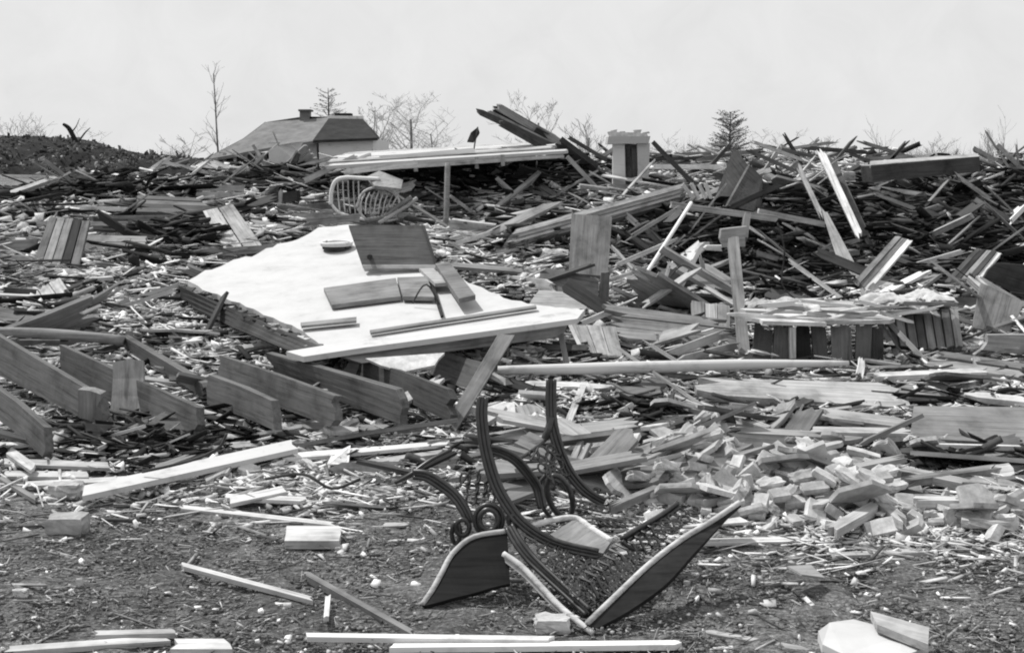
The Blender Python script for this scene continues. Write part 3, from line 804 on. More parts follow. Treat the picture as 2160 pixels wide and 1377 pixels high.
tag(tube('upright_post', [W(944, 345, 17.0), W(942, 420, 16.8), W(940, 498, 16.6)], .045, 'w4', sides=7), 'rough grey post standing in front of the dark hollow', 'post')
def up_timbers():
    e = empty('uptilted_timbers', W(1180, 320, 20)); tag(e, 'bundle of dark roof timbers tilted up against the sky', 'timbers')
    for (a, b, w_, m_, y0, y1) in (((1012, 236), (1180, 316), 13, 'w1', 20, 20.4), ((1030, 240), (1192, 322), 17, 'w5', 20.3, 20.6), ((1040, 228), (1150, 286), 14, 'w0', 20.6, 20.8),
                                   ((1052, 226), (1200, 312), 16, 'w4', 20.5, 21), ((1062, 228), (1175, 290), 7, 'w6', 20.8, 21), ((1060, 262), (1160, 318), 14, 'w1', 19.8, 20)):
        cs = line(*a, *b, w_); v, f, rot, cc = slab_geo([W(*cs[0], y0), W(*cs[1], y1), W(*cs[2], y1), W(*cs[3], y0)], .16, .08)
        mesh_obj('timber', v, f, M[m_], e, cc, rot)
up_timbers()
S('broken_rafter', 'beam', 'dark rafter dropping right from the uptilted timbers', 'w1', line(1182, 292, 1262, 352, 11), Y=19.2, th=.12)
S('broken_rafter', 'beam', 'shorter dark rafter beside the one dropping from the uptilted timbers', 'w2', line(1200, 290, 1280, 338, 8), Y=19.8, th=.1)
S('broken_rafter', 'beam', 'pale rafter sloping into the rubble left of the white porch column', 'w5', line(1196, 330, 1262, 400, 9), Y=18.2, th=.08)
def rag():
    e = empty('rag_on_stick', W(1000, 330, 20)); tag(e, 'dark rag caught on a stick above the roof slab', 'rag')
    tube('stick', [W(998, 326, 20), W(1003, 296, 20), W(1008, 268, 20)], .014, 'w1', e, sides=5)
    prism('cloth', '', '', 'w0', [W(986, 297, 20), W(993, 280, 20), W(1008, 268, 20.1), W(1012, 280, 20.1), W(1000, 298, 19.9)], raw=True, th=.06, parent=e)
rag()
prism('fallen_wall', 'wall panel', 'bright white piece of wall standing before the house porch', 'sheet', [W(566, 318, 23), W(584, 308, 23), W(612, 302, 23), (W(640, 299, 23.2)), W(634, 312, 23.2), W(650, 320, 23.2), W(640, 330, 23.2), W(656, 340, 23.2), W(648, 357, 23), W(572, 358, 23)], raw=True, th=.06)
# white porch column
def column():
    Yc = min(D(1290, 402, .03), D(1370, 402, .03), 18.6)
    HERO.append([(1285, 300), (1372, 300), (1372, 402), (1285, 402)])
    e = empty('porch_column', W(1328, 400, Yc)); tag(e, 'broken white porch column with a wide cap and dark hollow centre', 'column')
    def bx(n, u0, u1, v0, v1, m_, y=Yc, dep=.3, ju=3):
        j_ = lambda: random.uniform(-2.5, 2.5)
        prism(n, '', '', m_, [W(u0 + j_(), v1 + j_() * .5, y), W(u1 + j_(), v1 + j_() * .5, y), W(u1 + ju * .3 + j_(), v0 + j_(), y), W(u0 - ju * .3 + j_(), v0 + j_(), y)], raw=True, direction=(0, dep, 0), parent=e)
    bx('pilaster', 1292, 1318, 304, 392, 'paintg', dep=.12)
    bx('pilaster', 1344, 1368, 304, 392, 'paintg', dep=.12)
    bx('back_board', 1310, 1352, 304, 390, 'w3', Yc + .14, .03)
    bx('shaft_strip', 1322, 1330, 308, 388, 'w1', Yc + .06, .05)
    bx('shaft_strip', 1333, 1341, 312, 386, 'w2', Yc + .08, .05)
    bx('cap', 1283, 1370, 290, 303, 'paintg', Yc - .08, .45)
    bx('cap', 1288, 1366, 280, 289, 'plaster', Yc - .02, .35)
    bx('base_board', 1284, 1372, 390, 400, 'w5', Yc - .1, .4)
    for k in range(5):
        u = 1290 + k * 17; bx('broken_moulding', u, u + 10 + (k % 3) * 2, 275 + (k * 7) % 5, 281, 'plaster', Yc + .02 * k, .2)
column()

# ------------------------------------------------------------------ right middle: trunk of layered boards, lean-to, posts
def longtrunk():
    q0 = min(D(1090, 530, .1), 13.2); q1 = min(D(1430, 430, .1), 15.6); HERO.append(line(1082, 503, 1440, 405, 44))
    e = empty('split_beam', W(1260, 440, 14)); tag(e, 'long split beam of layered boards sloping up to the right', 'beam')
    for (o, w_, m_) in ((0, 9, 'w7'), (8, 10, 'w5'), (17, 9, 'w6'), (26, 9, 'w3')):
        cs = line(1082, 490 + o, 1440, 392 + o, w_)
        v, f, rot, cc = slab_geo([W(*cs[0], q0), W(*cs[1], q1), W(*cs[2], q1 - .05), W(*cs[3], q0 - .05)], .10, .12); mesh_obj('layer', v, f, M[m_], e, cc, rot)
longtrunk()
S('roof_flap', 'panel', 'torn grey roof flap spread out left of the split beam', 'w4', [(958, 478), (1180, 424), (1120, 460), (950, 520)], Y=[14.2, 15.5, 14.0, 13.3], th=.05, n=5, mats=['w5', 'w4', 'w6', 'w3', 'w5'], gap=.05, jag=.1)
S('loose_board', 'board', 'pale board running under the torn grey roof flap', 'w6', line(940, 520, 1080, 478, 9), Y=[13.0, 13.8, 13.8, 13.0], th=.04)
S('loose_board', 'board', 'dark board hanging below the torn grey roof flap', 'w3', [(1090, 452), (1124, 450), (1112, 520), (1082, 545)], Y=[14, 14, 13.2, 13.2], th=.04, along=1)
S('upright_panelling', 'panel', 'tall grey board panel with a knot standing at the centre right', 'w4', [(1206, 452), (1291, 457), (1282, 582), (1200, 575)], Y=[11.9, 11.9, 11.4, 11.4], th=.04, along=1, n=1)
prism('crate', 'crate', 'weathered wooden crate lying below the tall grey panel', 'w3', [(1140, 562), (1200, 572), (1262, 590), (1262, 640), (1136, 622)], Y=[11.2, 11.1, 11.0, 10.8, 10.9], th=.4)
S('crate_board', 'board', 'grey board slumped in front of the weathered crate', 'w4', [(1138, 612), (1250, 620), (1232, 657), (1108, 650)], Y=[10.8, 10.8, 10.4, 10.4], th=.05)
S('upright_panelling', 'board', 'narrow dark strip to the right of the tall grey panel', 'w3', [(1268, 575), (1286, 575), (1284, 640), (1262, 640)], Y=11.0, th=.05, along=1)
tag(lump('plaster_heap', 'plaster', G(1172, 548, .1), (.22, .2, .16), 4), 'white ragged plaster lump left of the tall grey panel', 'plaster')
def paddle():
    a, b = W(1458, 428, 12.6), W(1345, 606, 11.2)
    e = empty('white_oar', b); tag(e, 'long white oar leaning with its blade down among the wreckage', 'oar')
    tube('shaft', [a, a.lerp(b, .5), b], .022, 'paint', e, sub=2)
    prism('blade', '', '', 'paint', [W(1366, 572, 11.3), W(1374, 584, 11.3), W(1352, 614, 11.1), W(1336, 616, 11.1), W(1338, 598, 11.15)], raw=True, th=.03, parent=e)
paddle()
prism('tent_roof_piece', 'panel', 'dark peaked roof piece standing on the crest, left face', 'w1', [(1548, 310), (1580, 352), (1530, 436), (1510, 412)], Y=[15.6, 15.2, 15.0, 15.3], th=.06)
prism('tent_roof_piece', 'panel', 'dark peaked roof piece on the crest, lighter right face', 'w2', [(1582, 348), (1608, 374), (1608, 432), (1590, 446), (1534, 434)], Y=[15.15, 15.3, 15.2, 14.9, 14.9], th=.06)
HERO.append([(1300, 330), (1300, 331), (1301, 330)])
S('wall_plate', 'beam', 'long pale timber sloping down right across the dark cellar opening', 'w6', line(1415, 432, 1640, 462, 13), Y=14.0, th=.10)
S('wall_plate', 'beam', 'second pale timber continuing right over the dark cellar opening', 'w5', line(1600, 446, 1742, 474, 12), Y=14.2, th=.10)
for i, (a, b) in enumerate((((1440, 388), (1462, 418)), ((1458, 386), (1474, 420)), ((1474, 388), (1490, 420)), ((1488, 386), (1500, 418)))):
    S('splinter_board', 'board', 'white splintered lath fanned out at the upper end of the split beam', 'w7', line(*a, *b, 8), Y=14.9, th=.03, group='splintered laths at the split beam')
def leanpost():
    e = empty('leaning_post', W(1570, 745, 9.2)); tag(e, 'leaning grey post with a block nailed across its top', 'post')
    for (cs, ys, m_) in (([(1536, 500), (1558, 500), (1582, 742), (1560, 745)], [10.6, 10.6, 9.4, 9.4], 'w4'), ([(1518, 484), (1572, 478), (1574, 520), (1524, 522)], [10.5] * 4, 'w5'),
                         ([(1490, 518), (1525, 518), (1525, 530), (1490, 528)], [10.6] * 4, 'w6'), ([(1572, 448), (1584, 450), (1578, 500), (1566, 498)], [10.8, 10.8, 10.6, 10.6], 'w3')):
        v, f, rot, cc = slab_geo(pts(cs, ys), .09, .02); mesh_obj('timber', v, f, M[m_], e, cc, rot)
leanpost()
RB = [
 (line(1732, 320, 1815, 500, 15), [15.4, 14, 14, 15.4], 'w7', .06, 'long bright board leaning left down the right side of the crest'),
 (line(1752, 330, 1838, 520, 14), [15.7, 14.2, 14.2, 15.7], 'w2', .06, 'dark board behind the long bright leaning board'),
 (line(1684, 350, 1732, 452, 10), [15.2, 14.6, 14.6, 15.2], 'w6', .05, 'pale shorter board leaning left of the long bright one'),
 ([(1732, 442), (1742, 442), (1822, 590), (1770, 560)], [13.6, 13.6, 12.4, 12.8], 'w5', .05, 'grey tapering board hanging into the dark opening'),
 (line(1668, 552, 1790, 640, 9), [12.4, 11.4, 11.4, 12.4], 'w5', .04, 'thin pale board crossing the dark opening diagonally'),
 (line(1815, 610, 1900, 760, 12), [11.2, 9.6, 9.6, 11.2], 'w4', .04, 'grey board running down right from the crossing of the laths'),
 (line(1838, 640, 1960, 770, 11), [10.8, 9.6, 9.6, 10.8], 'w3', .04, 'dark board running down beside the planked chest'),
 (line(1800, 660, 1842, 600, 9), [10.8, 11.2, 11.2, 10.8], 'w5', .04, 'short board crossing at the foot of the tilted plank panel'),
 (line(1430, 440, 1330, 500, 8), [13.6, 13.2, 13.2, 13.6], 'w4', .04, 'grey lath behind the white oar'),
 (line(1300, 560, 1420, 508, 9), [12.2, 12.6, 12.6, 12.2], 'w7', .04, 'bright lath lying behind the tall grey panel'),
 (line(1290, 590, 1380, 560, 8), [11.8, 12.2, 12.2, 11.8], 'w6', .04, 'pale lath right of the tall grey panel'),
 (line(1385, 662, 1412, 560, 7), [10.4, 11, 11, 10.4], 'w5', .03, 'thin stake standing left of the pale standing panel'),
 (line(1480, 545, 1490, 608, 9), 12.2, 'w5', .04, 'short stake standing in the dark opening'),
 (line(1375, 352, 1520, 352, 10), 18.4, 'w7', .05, 'bright board lying level right of the white porch column'),
 (line(1380, 336, 1500, 333, 7), 19.4, 'w1', .05, 'dark board lying level right of the white porch column'),
 (line(1590, 300, 1700, 340, 7), 17.5, 'w6', .04, 'pale lath sloping down from the peaked roof piece'),
 (line(1580, 318, 1680, 362, 8), 16.8, 'w2', .05, 'dark lath sloping down from the peaked roof piece'),
 (line(1840, 395, 1960, 412, 9), 15.6, 'w6', .05, 'pale board under the dark squared timber'),
 (line(1850, 410, 2060, 490, 8), 15.2, 'w4', .05, 'grey lath sloping down right through the dark heap'),
 (line(1940, 440, 2090, 500, 10), 14.6, 'w3', .05, 'long grey board sloping down the dark heap on the right'),
 (line(2020, 372, 2100, 428, 9), 15.8, 'w6', .05, 'pale lath sloping down below the end of the squared timber'),
 (line(2160, 440, 2128, 472, 9), 14.6, 'w7', .04, 'short bright lath at the right edge'),
 (line(1930, 560, 2040, 528, 10), 12.8, 'w7', .03, 'bright torn strip in the dark right of the tilted plank panel'),
 (line(1990, 380, 2150, 398, 14), 17.0, 'w6', .05, 'pale debris board on the crest at the right edge'),
 (line(1360, 720, 1440, 770, 7), 9.0, 'w7', .03, 'bright lath sloping into the long white pole'),
 (line(1400, 752, 1530, 704, 18), [9.0, 9.4, 9.4, 9.0], 'w5', .03, 'pale board lying below the pale standing panel'),
 (line(1430, 760, 1555, 728, 14), [8.9, 9.2, 9.2, 8.9], 'w4', .03, 'grey board lying lowest below the pale standing panel'),
 (line(1220, 686, 1330, 640, 12), 10.0, 'w7', .03, 'bright broken lath at the right end of the white board'),
 (line(1310, 690, 1460, 690, 10), 9.9, 'w6', .03, 'pale board lying level right of the small crate panel'),
 (line(1240, 668, 1400, 672, 7), 10.4, 'w2', .03, 'dark lath lying level behind the small crate panel'),
 (line(1180, 690, 1200, 790, 12), [8.6, 8.2, 8.2, 8.6], 'w4', .05, 'short post before the small crate panel'),
 (line(1300, 732, 1500, 868, 7), [8.6, 7.4, 7.4, 8.6], 'w4', .02, 'long thin lath sloping down right below the long white pole'),
 (line(1480, 520, 1420, 640, 8), [12, 11, 11, 12], 'w4', .04, 'grey stake leaning left beside the leaning post'),
 (line(1860, 350, 1790, 322, 7), 17.8, 'w2', .05, 'dark lath on the crest left of the squared timber'),
 (line(1800, 338, 1920, 330, 7), 18.2, 'w5', .05, 'pale lath on the crest behind the squared timber'),
]
for (cs, ys, m_, th, lab) in RB:
    S('loose_board', 'board', lab, m_, cs, Y=ys, th=th, jag=.09)
S('squared_timber', 'beam', 'dark squared timber lying on the right crest', 'w1', [(1838, 350), (2066, 331), (2068, 362), (1842, 384)], Y=[15.6, 15.9, 15.9, 15.6], th=.30, jag=.01)
S('squared_timber', 'board', 'pale weathered board along the top of the dark squared timber', 'w6', [(1835, 340), (2064, 324), (2066, 330), (1838, 348)], Y=[15.7, 16.0, 15.9, 15.6], th=.05)
tag(lump('white_box', 'plaster', W(1788, 372, 16.4), (.14, .12, .1), 8, sharp=True, rough=.12), 'white box on the crest left of the squared timber', 'box')
# tilted panel, ribbed panel
S('plank_section', 'panel', 'tilted grey plank panel with a bright edge right of the dark opening', 'w4', [(1888, 500), (1926, 506), (1832, 614), (1806, 590)], Y=[12.6, 12.5, 11.3, 11.4], th=.05, n=3, along=1, mats=['w4', 'w3', 'w7'], gap=.05)
S('ribbed_panel', 'panel', 'dark ribbed panel with bright edge slanting at the right', 'w3', [(2058, 524), (2114, 532), (2050, 612), (1978, 608)], Y=[12.6, 12.6, 11.7, 11.7], th=.06, n=5, along=1, mats=['w2', 'w1', 'w4', 'w1', 'w7'], gap=.12)
S('hanging_panel', 'panel', 'plain grey panel under the bright rail at the right edge', 'w3', [(2070, 596), (2160, 640), (2130, 706), (2052, 690)], Y=[11.3, 11.1, 10.8, 10.8], th=.04)
S('bright_rail', 'board', 'bright thin rail sloping down to the right edge', 'w7', line(2068, 588, 2170, 648, 10), Y=11.0, th=.05)
S('hanging_panel', 'panel', 'darker grey panel above the bright rail at the right edge', 'w1', [(2100, 555), (2180, 560), (2180, 640), (2075, 585)], Y=11.6, th=.04)
# chest with planks under white plaster
def chest():
    Yc = min(D(1588, 764, .05), D(1720, 764, .05), D(1856, 764, .05))
    HERO.append([(1586, 640), (1860, 640), (1860, 760), (1586, 760)])
    e = empty('planked_chest', W(1730, 758, Yc)); tag(e, 'dark planked counter front under a white plaster covered ledge', 'counter')
    xs = [1586, 1630, 1672, 1716, 1752, 1800, 1838, 1868]
    for i in range(7):
        a, b = random.uniform(-7, 7), random.uniform(-4, 4)
        v, f, rot, cc = slab_geo([W(xs[i] + a, 686 + random.uniform(-4, 8), Yc + random.uniform(0, .12)), W(xs[i] + b, 762, Yc + .02), W(xs[i + 1] - 5 + b, 762, Yc), W(xs[i + 1] - 5 + a, 686 + random.uniform(-4, 6), Yc + random.uniform(0, .1))], .035, .03)
        mesh_obj('plank', v, f, M[['w1', 'w2', 'w0', 'w1', 'w3', 'w2', 'w1'][i]], e, cc, rot)
    for (u0, u1, v0, v1, d, m_) in ((1578, 1760, 682, 664, .0, 'w7'), (1700, 1872, 678, 664, .05, 'w6'), (1582, 1700, 664, 648, .35, 'paintg'), (1690, 1850, 662, 650, .4, 'w6'), (1590, 1720, 650, 634, .75, 'w7'), (1730, 1880, 652, 638, .8, 'w5')):
        v, f, rot, cc = (lambda a, b, g: slab_geo([W(u0 + g, v0 + a, Yc - .1 + d), W(u1 + g, v0 - 5 + b, Yc - .1 + d + g * .008), W(u1 - 6 + g, v1 - 4 + b * .6, Yc + .2 + d), W(u0 + 8 - g, v1 + a * .6, Yc + .2 + d)], .03, .14))(random.uniform(-9, 4), random.uniform(-9, 5), random.uniform(-14, 14)); mesh_obj('ledge_board', v, f, M[m_], e, cc, rot)
    v, f, rot, cc = slab_geo([W(1666, 690, Yc - .05), W(1679, 690, Yc - .05), W(1679, 756, Yc - .08), W(1667, 756, Yc - .08)], .04, .0, K=1, m_=1); mesh_obj('leg', v, f, M['w6'], e, cc, rot)
    return Yc
YCH = chest()
S('brace_board', 'board', 'pale brace board leaning on the left of the planked counter', 'w5', line(1580, 752, 1660, 690, 14), Y=[9.2, 9.4, 9.4, 9.2], th=.04)
S('standing_panel', 'panel', 'pale standing plank panel left of the leaning post', 'w5', [(1458, 634), (1540, 646), (1540, 712), (1462, 710)], Y=[9.7, 9.7, 9.4, 9.4], th=.05, n=3, along=1, mats=['w5', 'w6', 'w5'], gap=.06)
S('rib_boards', 'panel', 'ribbed dark boards standing in a row right of the planked counter', 'w3', [(1868, 672), (2022, 648), (2034, 728), (1880, 742)], Y=[10.2, 10.4, 10.0, 9.8], th=.05, n=8, along=1, mats=['w2', 'w4', 'w2', 'w1', 'w4', 'w3'], gap=.2)
S('small_crate_panel', 'panel', 'small pale planked crate panel right of the white board end', 'w5', [(1206, 684), (1300, 690), (1314, 752), (1232, 744)], Y=[9.6, 9.6, 9.2, 9.2], th=.05, n=3, along=1, mats=['w5', 'w6', 'w5'])
S('crate_edge', 'board', 'bright edge strip along the left of the small crate panel', 'w7', line(1200, 680, 1234, 752, 8), Y=[9.6, 9.15, 9.15, 9.6], th=.05)
tag(tube('round_block', [W(1330, 700, 9.4), W(1332, 748, 9.2)], .07, 'w4', sides=10, sub=1), 'short round grey block right of the small crate panel', 'block')
_yp = min(D(u, 792, .1) for u in (1060, 1200, 1350, 1500, 1650, 1780)) - .05
HERO.append([(1050, 765), (1790, 755), (1790, 780), (1050, 795)])
tag(tube('long_white_pole', [W(1050, 781, _yp), W(1300, 776, _yp), W(1550, 769, _yp), W(1790, 766, _yp)], [.032, .046, .040, .018], 'paint', sides=10), 'long white pole lying level across the right half', 'pole')
S('corner_block', 'board', 'pale wedge of board at the right edge beside the ribbed boards', 'w4', [(2085, 706), (2170, 706), (2170, 750), (2075, 738)], Y=9.8, th=.05)
# long weathered board & big right board
S('weathered_board', 'board', 'long pale weathered board lying below the long white pole', 'w6', [(1484, 796), (1884, 808), (1888, 858), (1500, 832)], Y=[8.0, 8.0, 7.6, 7.75], th=.05, jag=.12)
S('weathered_board', 'board', 'broken grey end piece right of the long pale weathered board', 'w4', [(1895, 812), (1990, 806), (1985, 842), (1900, 838)], Y=[8.0, 8.0, 7.7, 7.7], th=.04, jag=.06)
S('wide_board', 'board', 'wide smooth grey board on edge at the right picture edge', 'w4', [(1932, 856), (2190, 858), (2190, 938), (1912, 922)], Y=[7.25, 7.25, 6.75, 6.8], th=.05, jag=.02)
S('white_strip', 'board', 'bright strip lying in front of the wide smooth grey board', 'w7', line(1915, 940, 2150, 946, 10), Y=6.6, th=.03)
0 and pole('wooden_stake', 'stake', 'thin stake standing in front of the wide smooth grey board', 'w4', W(2030, 800, 6.9), W(2038, 870, 6.95), .03)
MB = [
 ((1550, 905), (1720, 915), 12, 'w5', 'grey board over the dark plank pile right of centre'),
 ((1540, 930), (1700, 945), 34, 'w2', 'dark broad plank in the pile right of centre'),
 ((1740, 870), (1900, 890), 20, 'w5', 'pale broken plank left of the wide smooth board'),
 ((1720, 905), (1920, 908), 12, 'w6', 'pale lath leading to the wide smooth board'),
 ((1430, 850), (1560, 875), 12, 'w4', 'grey lath in the chaos below the weathered board'),
 ((1420, 830), (1620, 900), 9, 'w5', 'thin board sloping below the weathered board'),
 ((1350, 910), (1440, 880), 20, 'w1', 'dark plank left of the dark pile'),
 ((1210, 905), (1330, 890), 22, 'w4', 'grey plank behind the iron seat frame'),
 ((1040, 925), (1160, 905), 26, 'w5', 'pale plank behind the two iron uprights'),
 ((1900, 1010), (2160, 975), 10, 'w3', 'dark board low on the right'),
 ((1940, 1050), (2160, 1052), 9, 'w7', 'long bright lath level at the right edge'),
 ((1890, 985), (2040, 1015), 12, 'w4', 'grey board right of the brick heap'),
 ((1720, 1062), (1890, 992), 14, 'w6', 'pale board sloping across the brick heap'),
 ((1840, 1040), (1900, 1090), 18, 'w6', 'pale slat leaning right of the brick heap'),
 ((1760, 1110), (1850, 1060), 18, 'w6', 'pale slat lying before the brick heap'),
 ((1300, 1060), (1420, 1010), 9, 'w4', 'grey lath right of the iron seat frame'),
 ((1950, 760), (2160, 790), 14, 'w4', 'grey board low under the right ribbed boards'),
 ((1840, 790), (2080, 780), 9, 'w6', 'pale lath level right of the long white pole end'),
 ((1980, 745), (2160, 772), 12, 'w3', 'dark board under the right corner wedge'),
 ((2050, 830), (2160, 842), 12, 'w6', 'pale plank just above the wide smooth board'),
 ((1300, 830), (1410, 800), 24, 'w2', 'dark plank below the long white pole'),
 ((1200, 885), (1235, 800), 14, 'w7', 'bright torn strip standing right of the tall iron upright'),
]
for (a, b, w_, m_, lab) in MB:
    S('broken_plank', 'plank', lab, m_, line(*a, *b, w_), lift=.10, th=.04, jag=.06)

# ------------------------------------------------------------------ foreground boards, sticks, stones
FG = [
 ((178, 1034), (622, 936), 21, 'paint', 'long bright white board lying across the left foreground', .10, .03),
 ((590, 962), (800, 946), 11, 'w7', 'bright lath right of the long bright board', .05, .02),
 ((700, 955), (945, 932), 9, 'paint', 'thin bright lath lying below the leaning board', .07, .02),
 ((470, 988), (680, 982), 8, 'w6', 'pale lath under the end of the long bright board', .03, .02),
 ((690, 985), (960, 948), 8, 'w5', 'grey lath running towards the iron seat frame', .05, .02),
 ((10, 998), (180, 1000), 12, 'w6', 'pale lath lying level at the left edge', .04, .02),
 ((12, 972), (230, 980), 12, 'w5', 'grey lath just above the level pale one at the left edge', .06, .02),
 ((50, 1020), (330, 1005), 10, 'w6', 'pale long lath left of the long bright board', .03, .02),
 ((20, 950), (70, 985), 18, 'w7', 'bright broken board corner at the left edge', .08, .02),
 ((130, 940), (220, 962), 9, 'w7', 'small bright lath below the second joist', .06, .02),
 ((330, 985), (470, 935), 10, 'w4', 'grey curved strip running to the joist ends', .06, .03),
 ((385, 1068), (705, 1104), 8, 'w7', 'thin bright stick pointing at the pale board with a bright edge', .03, .015),
 ((388, 1190), (660, 1262), 8, 'w6', 'thin stick with a dark shadow in the left foreground', .04, .02),
 ((650, 1210), (870, 1332), 10, 'w3', 'dark slanting board edge in the centre foreground', .04, .03),
 ((692, 1255), (688, 1302), 11, 'w7', 'short bright stub of lath standing by the slanting board', .06, .02),
 ((650, 1338), (1160, 1345), 9, 'paint', 'long white rod along the bottom of the picture', .04, .02),
 ((820, 1360), (1430, 1354), 10, 'paint', 'second long white lath along the bottom centre', .03, .02),
 ((10, 1368), (360, 1344), 12, 'w6', 'pale lath lying in the bottom left corner', .03, .02),
 ((200, 1334), (360, 1330), 10, 'w5', 'short grey lath in the bottom left corner', .04, .02),
 ((1600, 1050), (1640, 1100), 8, 'w5', 'little lath beyond the tip of the long iron framed board', .05, .02),
 ((1750, 1168), (1960, 1160), 8, 'w6', 'pale thin lath on the soil at the right', .02, .015),
 ((1880, 1232), (1930, 1190), 12, 'w3', 'flat grey lath on the soil at the right', .01, .01),
 ((1490, 1330), (1700, 1368), 9, 'w5', 'grey lath in the bottom right of centre', .02, .015),
 ((1480, 1140), (1680, 1136), 10, 'w6', 'pale lath lying right of the tip of the iron framed board', .03, .015),
 ((480, 1045), (640, 1052), 9, 'w7', 'bright lath at the left foreground chips', .05, .02),
 ((485, 1055), (600, 1030), 14, 'w6', 'curled pale strip at the left foreground chips', .06, .02),
 ((840, 1010), (960, 952), 6, 'w0', 'thin dark rod reaching left of the iron seat frame', .12, .02),
 ((0, 1005), (75, 1050), 9, 'w3', 'dark lath sloping at the left edge', .05, .02),
 ((740, 1108), (860, 1104), 8, 'w5', 'faint grey lath on the soil left of the iron seat frame', .01, .01),
]
for (a, b, w_, m_, lab, lf, th) in FG:
    S('lath', 'lath', lab, m_, line(*a, *b, w_), lift=lf, th=th, jag=.02)
# stones and blocks
def stone(label, u, v, w_, h_, seed, mat='stone', cat='stone', name='stone', sharp=True, rough=.25, dep=.7, lift=0):
    y = D(u, v + h_ * .4); k = y / FPX
    o = lump(name, mat, W(u, v, y) + Vector((0, w_ * k * dep * .4, lift)), (w_ * k * .56, w_ * k * dep * .5, h_ * k * .62), seed, sharp=sharp, rough=rough)
    return tag(o, label, cat)
stone('pale dressed stone block lying on the soil at the left', 131, 1116, 112, 54, 2, rough=.10)
stone('small white stone at the lower left edge', 40, 1256, 40, 26, 3, 'plaster')
stone('tiny white crumb right of the small white stone', 62, 1258, 16, 12, 5, 'plaster')
stone('rounded grey stone below the left laths', 130, 1040, 90, 40, 6)
stone('white stone under the tip of the iron seat at the bottom', 1165, 1325, 100, 38, 7, 'plaster', rough=.2)
stone('little upright pale stone in the left foreground', 166, 1232, 18, 28, 9)
S('pale_board', 'board', 'pale board piece with a bright edge on the soil', 'w7', [(610, 1108), (718, 1108), (716, 1140), (604, 1140)], lift=.05, th=.04)
stone('small white crumb below the pale board piece', 712, 1160, 16, 12, 10, 'plaster')
S('frame_offcut', 'frame', 'pale rectangular frame lying at the bottom left', 'w6', [(372, 1346), (480, 1346), (486, 1368), (366, 1368)], lift=.05, th=.03)
prism('plaster_slab', 'plaster', 'large pale broken plaster slab in the bottom right', 'sheet', [(1726, 1330), (1750, 1312), (1800, 1305), (1850, 1318), (1900, 1340), (1960, 1362), (1900, 1385), (1780, 1380), (1735, 1358)], lift=.05, th=.05)
prism('plaster_slab', 'plaster', 'striped board scrap behind the large plaster slab', 'w6', [(1836, 1288), (1960, 1322), (1958, 1358), (1905, 1338), (1850, 1316)], lift=.09, th=.03)
stone('pale stone pair left, at the right edge debris', 1965, 1098, 34, 44, 12, 'plaster')
stone('upright pale stone right of its pair at the right edge', 2012, 1096, 44, 56, 13, 'plaster')
stone('broad pale chunk at the far right edge', 2125, 1112, 70, 50, 14, 'plaster')
stone('small pale stone among the soil at lower right', 1450, 1232, 18, 16, 16)
stone('white chunk beyond the tip of the iron framed board', 1590, 1078, 90, 50, 17, 'plaster')
# brick heap, papers
def bundle(label, u, v, w_, h_, seed, name='crumpled_cloth', cat='cloth', mat='cloth', n=7, Y=None):
    y = Y or D(u, v + h_ * .35); k = y / FPX; c = W(u, v, y)
    e = empty(name, (c.x, c.y, c.z - h_ * k * .5)); tag(e, label, cat)
    rn = random.Random(seed)
    from mathutils import noise as mn
    # draped folded sheet: a height field with ridged folds over a lump
    for q in range(n):
        cx_ = c.x + rn.uniform(-.42, .42) * w_ * k; cy_ = c.y + rn.uniform(-.1, .35) * w_ * k; cz_ = c.z + rn.uniform(-.35, .22) * h_ * k
        sx, sy, sz = w_ * k * rn.uniform(.16, .30), w_ * k * rn.uniform(.12, .2), h_ * k * rn.uniform(.25, .45)
        V, F = [], []; N_ = 12; off = Vector((rn.uniform(0, 50), rn.uniform(0, 50), 0)); a0 = rn.uniform(0, 3.1)
        for i in range(N_ + 1):
            for j in range(N_ + 1):
                a = i / N_ * 2 - 1; b = j / N_ * 2 - 1
                d = Vector((a, b, 0)) * 1.6 + off
                f_ = abs(mn.noise(d * 1.3)) * 1.1 + .5 * abs(mn.noise(d * 3.1)) + .3 * math.sin(6 * (a * math.cos(a0) + b * math.sin(a0)) + 3 * mn.noise(d))
                z = (1 - .75 * (a * a + b * b)) * sz + f_ * sz * .55
                ed = 1 + .22 * mn.noise(d * 2.0 + Vector((9, 3, 1)))
                V.append(Vector((cx_ + a * sx * ed, cy_ + b * sy * ed, cz_ + z - sz * .3)))
        for i in range(N_):
            for j in range(N_):
                p0 = i * (N_ + 1) + j; F.append((p0, p0 + N_ + 1, p0 + N_ + 2, p0 + 1))
        n0 = len(V)
        V += [v_ - Vector((0, 0, .006)) for v_ in V[:n0]]; F += [tuple(n0 + z_ for z_ in f_[::-1]) for f_ in F[:]]
        mesh_obj('fold', V, F, M[mat], e, smooth_=True)
bundle('pale crumpled cloth above the striped block at the far right', 1930, 940, 80, 40, 11, n=4)
bundle('pale torn matting in the left middle under the ribbed panel', 215, 588, 130, 44, 14, 'torn_matting', 'matting', 'plaster', n=5)
bundle('pale rag at the left edge above the broad grey plank', 35, 490, 60, 44, 15, 'rag', 'cloth', 'cloth', n=3)
bundle('white torn wall paper left of the house corner on the crest', 610, 332, 90, 46, 19, 'torn_paper', 'paper', 'plaster', n=5)
bundle('white plaster heap on the left of the counter ledge', 1660, 650, 160, 40, 22, 'plaster_heap', 'plaster', 'plaster', n=7, Y=YCH + .3)
bundle('white plaster heap on the right of the counter ledge', 1900, 640, 200, 48, 23, 'plaster_heap', 'plaster', 'plaster', n=9, Y=YCH + .7)
bundle('small white heap at the foot of the long leaning boards', 1855, 510, 50, 60, 25, 'plaster_heap', 'plaster', 'plaster', n=4)
